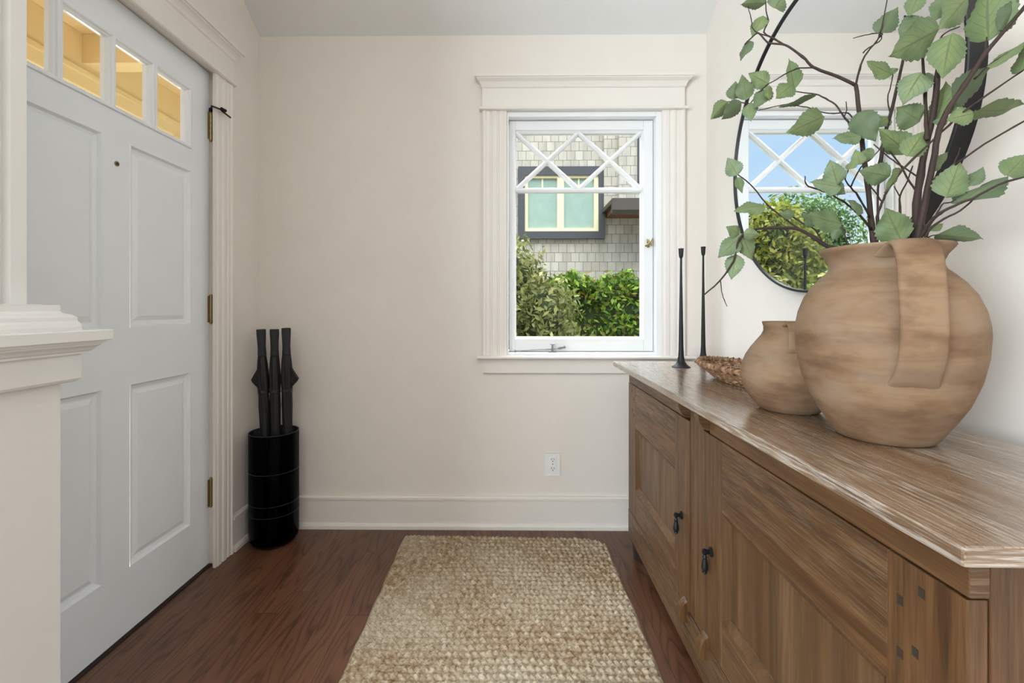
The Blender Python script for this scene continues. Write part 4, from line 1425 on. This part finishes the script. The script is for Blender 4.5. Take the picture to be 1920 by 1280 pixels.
# porch seen through the door panes
po = empty('porch', (-2.1, 2.0, 0.0), 'cream painted porch seen through the door panes', 'porch', kind='structure')
MB().box(-2.9, -1.42, 0.6, 4.2, -0.2, -0.02).build('deck', M['slate_trim'], po)
MB().box(-3.1, -1.41, -0.2, 4.2, 2.78, 2.86).build('porch_ceiling', M['cream'], po)
MB().box(-2.76, -2.60, -0.2, 4.1, 2.45, 2.78).build('beam', M['cream'], po, bevel=0.004)
MB().box(-2.78, -2.585, -0.2, 4.1, 2.53, 2.56).build('beam_trim', M['cream'], po)
for y in (1.9, 2.75, 3.60):
    MB().box(-2.60, -1.41, y, y + 0.11, 2.60, 2.78).build('cross_beam', M['cream'], po, bevel=0.003)
MB().box(-2.78, -2.58, 3.52, 3.74, -0.02, 2.45).build('post', M['cream'], po, bevel=0.004)
m = MB()
m.tube([(-2.68, 3.56, 1.95), (-2.68, 3.26, 2.30), (-2.68, 3.12, 2.52)], 0.045, 4)
m.build('bracket', M['cream'], po)

# neighbour's shingled house
hs = empty('house', (1.0, 7.4, -0.45), 'grey shingled house next door with slate trimmed window', 'house')
def hb(name, mat, m, parent=hs, **k):
    return m.build(name, mat, parent, **k)
hw0, hw1, hz0, hz1 = 0.253, 1.377, 2.282, 3.137
m = MB()
m.box(-1.0, hw0, 7.0, 9.5, -0.45, 6.2).box(hw1, 4.2, 7.0, 9.5, -0.45, 6.2).box(hw0, hw1, 7.0, 9.5, -0.45, hz0).box(hw0, hw1, 7.0, 9.5, hz1, 6.2)
m.box(hw0, hw1, 7.3, 9.5, hz0, hz1)
hb('shingle_wall', M['shingle'], m)
m = MB()
m.box(1.45, 4.2, 6.90, 7.0, 2.62, 6.2).box(1.655, 4.2, 6.82, 6.90, 2.62, 6.2)
hb('bay_wall', M['shingle'], m)
m = MB()
m.box(0.150, hw0, 6.93, 7.0, 2.17, 3.27).box(hw1, 1.470, 6.93, 7.0, 2.17, 3.27).box(hw0, hw1, 6.93, 7.0, hz1, 3.27).box(hw0, hw1, 6.93, 7.0, 2.17, hz0)
m.box(0.13, 1.49, 6.91, 7.0, 2.275, 2.30) if False else None
trm = hb('window_trim', M['slate_trim'], m)
m = MB()
a0, a1, b0, b1 = 0.300, 0.748, 0.850, 1.310
zt0, zt1 = 2.335, 3.100
m.box(hw0, a0, 6.96, 7.02, hz0, hz1).box(a1, b0, 6.96, 7.02, hz0, hz1).box(b1, hw1, 6.96, 7.02, hz0, hz1)
m.box(a0, a1, 6.96, 7.02, hz0, zt0).box(b0, b1, 6.96, 7.02, hz0, zt0).box(a0, a1, 6.96, 7.02, zt1, hz1).box(b0, b1, 6.96, 7.02, zt1, hz1)
for (p, q) in ((a0, a1), (b0, b1)):
    m.box((p + q) / 2 - 0.012, (p + q) / 2 + 0.012, 6.985, 7.01, 2.93, zt1)
sf = hb('house_window', M['cream_trim'], m)
tag(sf, 'cream window frame of the house')
for (p, q) in ((a0, a1), (b0, b1)):
    hb('house_pane', M['house_glass'], MB().box(p - 0.01, q + 0.01, 7.00, 7.008, zt0 - 0.01, zt1 + 0.01), sf)
m = MB().box(1.43, 4.3, 6.25, 7.02, 2.56, 2.62)
hb('eave', M['eave'], m)
m = MB().extrude([(6.25, 2.56), (6.25, 2.46), (6.29, 2.40), (6.34, 2.46), (6.34, 2.56)], 'x', 1.43, 4.3)
hb('gutter', M['eave'], m)
hb('soffit', M['soffit'], MB().box(1.50, 4.3, 6.34, 7.0, 2.49, 2.56))
m = MB().box(1.93, 2.06, 6.79, 6.83, 2.99, 3.85)
hb('bay_window_trim', M['slate_trim'], m)
m = MB().extrude([(6.5, 6.15), (8.3, 7.4), (10.0, 6.15), (10.0, 6.3), (8.3, 7.6), (6.5, 6.3)], 'x', -1.4, 4.5)
hb('house_roof', M['eave'], m)


def leaf_cloud(name, mat, blobs, n, size, parent=None, seed=1, shell=0.45, boxy=None):
    """many small bent leaf blades scattered over ellipsoids (or a box), one mesh"""
    g = np.random.default_rng(seed)
    if boxy is None:
        vol = np.array([b[3] * b[4] + b[4] * b[5] + b[3] * b[5] for b in blobs])
        pick = g.choice(len(blobs), n, p=vol / vol.sum())
        B = np.array(blobs)[pick]
        d = g.standard_normal((n, 3))
        d /= np.linalg.norm(d, axis=1)[:, None]
        r = 1 - shell * g.random(n) ** 1.6 + 0.10 * g.standard_normal(n)
        bump = 1 + 0.13 * np.sin(d[:, 0] * 9 + B[:, 0] * 7) * np.sin(d[:, 2] * 8 + B[:, 1] * 5)
        C = B[:, :3] + d * B[:, 3:6] * (r * bump)[:, None]
        N = d + 0.8 * g.standard_normal((n, 3))
    else:
        x0, x1, y0, y1, z0, z1 = boxy
        C = np.stack([x0 + (x1 - x0) * g.random(n), y0 + (y1 - y0) * g.random(n) ** 1.8, z0 + (z1 - z0) * g.random(n)], 1)
        k = int(n * 0.35)
        C[:k, 2] = z1 + 0.05 * g.standard_normal(k) + 0.05 * np.sin(C[:k, 0] * 11) + 0.03 * np.sin(C[:k, 0] * 29)
        C[:k, 1] = y0 + (y1 - y0) * g.random(k)
        C[:, 1] += 0.05 * np.sin(C[:, 0] * 9) * np.sin(C[:, 2] * 8)
        N = np.array([0.0, -1.0, 0.5]) + 0.8 * g.standard_normal((n, 3))
    N /= np.linalg.norm(N, axis=1)[:, None]
    A = np.cross(N, g.standard_normal((n, 3)))
    A /= np.linalg.norm(A, axis=1)[:, None]
    Bv = np.cross(N, A)
    s = size * (0.65 + 0.7 * g.random(n))[:, None]
    p0 = C - A * s
    p1 = C + Bv * s * 0.42 + N * s * 0.16
    p2 = C + A * s
    p3 = C - Bv * s * 0.42 + N * s * 0.16
    verts = np.stack([p0, p1, p2, p3], 1).reshape(-1, 3)
    off = np.array(parent.location) if parent is not None else np.zeros(3)
    verts = (verts - off).astype(np.float32)
    me = bpy.data.meshes.new(name)
    me.vertices.add(4 * n)
    me.vertices.foreach_set('co', verts.ravel())
    i = np.arange(n) * 4
    tri = np.stack([i, i + 1, i + 2, i, i + 2, i + 3], 1).reshape(-1).astype(np.int32)
    me.loops.add(6 * n)
    me.loops.foreach_set('vertex_index', tri)
    me.polygons.add(2 * n)
    me.polygons.foreach_set('loop_start', np.arange(2 * n, dtype=np.int32) * 3)
    me.polygons.foreach_set('loop_total', np.full(2 * n, 3, dtype=np.int32))
    me.update()
    me.validate()
    me.materials.append(mat)
    o = bpy.data.objects.new(name, me)
    COL.objects.link(o)
    if parent is not None:
        o.parent = parent
    return o


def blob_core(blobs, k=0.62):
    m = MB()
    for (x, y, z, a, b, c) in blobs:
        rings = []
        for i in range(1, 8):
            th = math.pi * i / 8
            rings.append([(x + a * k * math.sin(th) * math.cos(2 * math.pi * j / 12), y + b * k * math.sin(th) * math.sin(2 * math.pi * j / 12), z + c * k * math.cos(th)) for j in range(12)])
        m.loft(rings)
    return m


def shrub(name, loc, blobs, n, size, mat, label, cat, seed, group=None, trunk=None):
    root = empty(name, loc, label, cat, group)
    leaf_cloud('foliage', mat, blobs, n, size, root, seed)
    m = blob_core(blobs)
    m.build('dark_core', M['core'], root)  # solid dark cores added to stop see-through, shade in their colour
    if trunk:
        m = MB()
        for pts, r0, r1 in trunk:
            m.tube(pts, [r0 + (r1 - r0) * i / (len(pts) - 1) for i in range(len(pts))], 8)
        m.build('trunk', M['trunk'], root, smooth=True)
    return root


# hedge under the house wall
hg = empty('hedge', (1.2, 5.2, -0.45), 'clipped bright green hedge outside the window below the shingled wall', 'hedge')
leaf_cloud('foliage', M['hedge'], None, 15000, 0.040, hg, 5, boxy=(0.2, 2.6, 4.95, 5.6, -0.40, 1.36))
MB().box(0.22, 2.58, 5.06, 5.6, -0.45, 1.27).build('dark_core', M['core'], hg)  # solid box in shade colour behind the hedge leaves

# olive bush close to the window, seen at the left of the panes
bb = [(0.18, 4.25, 0.55, 0.52, 0.50, 0.75), (0.02, 4.30, 1.30, 0.36, 0.38, 0.48), (0.30, 4.10, 1.00, 0.30, 0.30, 0.42), (-0.30, 4.4, 0.7, 0.6, 0.5, 0.8)]
shrub('bush', (0.1, 4.25, -0.45), bb, 13000, 0.034, M['bush'], 'loose olive green bush outside the window at its lower left', 'bush', 11,
      trunk=[([(0.1, 4.25, -0.45), (0.12, 4.25, 0.3), (0.0, 4.28, 1.2)], 0.04, 0.015)])

# trees and shrubs of the garden, seen in the mirror
trees = [
    ('tree', (-2.6, 7.6, -0.45), [(-2.6, 7.6, 1.5, 0.75, 0.7, 1.0), (-2.4, 7.5, 2.2, 0.5, 0.5, 0.65), (-2.85, 7.7, 1.9, 0.5, 0.5, 0.7)], 'tree_yellow', 'yellow green tree reflected at the mirror centre, left of the house'),
    ('tree', (-4.4, 9.7, -0.45), [(-4.4, 9.7, 1.6, 0.95, 0.85, 1.3), (-4.1, 9.6, 2.75, 0.7, 0.65, 0.8), (-4.75, 9.8, 2.7, 0.7, 0.65, 0.8)], 'tree_green', 'darker green tree reflected in the mirror behind the yellow green one'),
    ('tree', (-5.0, 7.8, -0.45), [(-5.0, 7.8, 1.4, 0.85, 0.65, 1.3), (-4.75, 7.7, 2.3, 0.6, 0.5, 0.75), (-5.35, 7.85, 2.0, 0.6, 0.55, 0.8)], 'tree_green', 'broad green tree reflected near the mirror edge behind the branches'),
    ('shrub', (-1.9, 5.6, -0.45), [(-1.9, 5.6, 0.5, 0.6, 0.55, 0.8), (-2.15, 5.7, 0.8, 0.5, 0.5, 0.65), (-1.5, 5.5, 0.6, 0.45, 0.45, 0.6)], 'tree_yellow', 'low yellow green shrub reflected behind the candlestick in the mirror'),
]
for i, (nm, loc, blobs, mt, lab) in enumerate(trees):
    b0 = blobs[0]
    shrub(nm, loc, blobs, 9000, 0.055, M[mt], lab, nm, 30 + i, 'garden greenery beyond the window',
          trunk=[([loc, (loc[0] + 0.05, loc[1], b0[2] * 0.5), (loc[0], loc[1], b0[2] + 0.4)], 0.09, 0.04)] if nm == 'tree' else None)
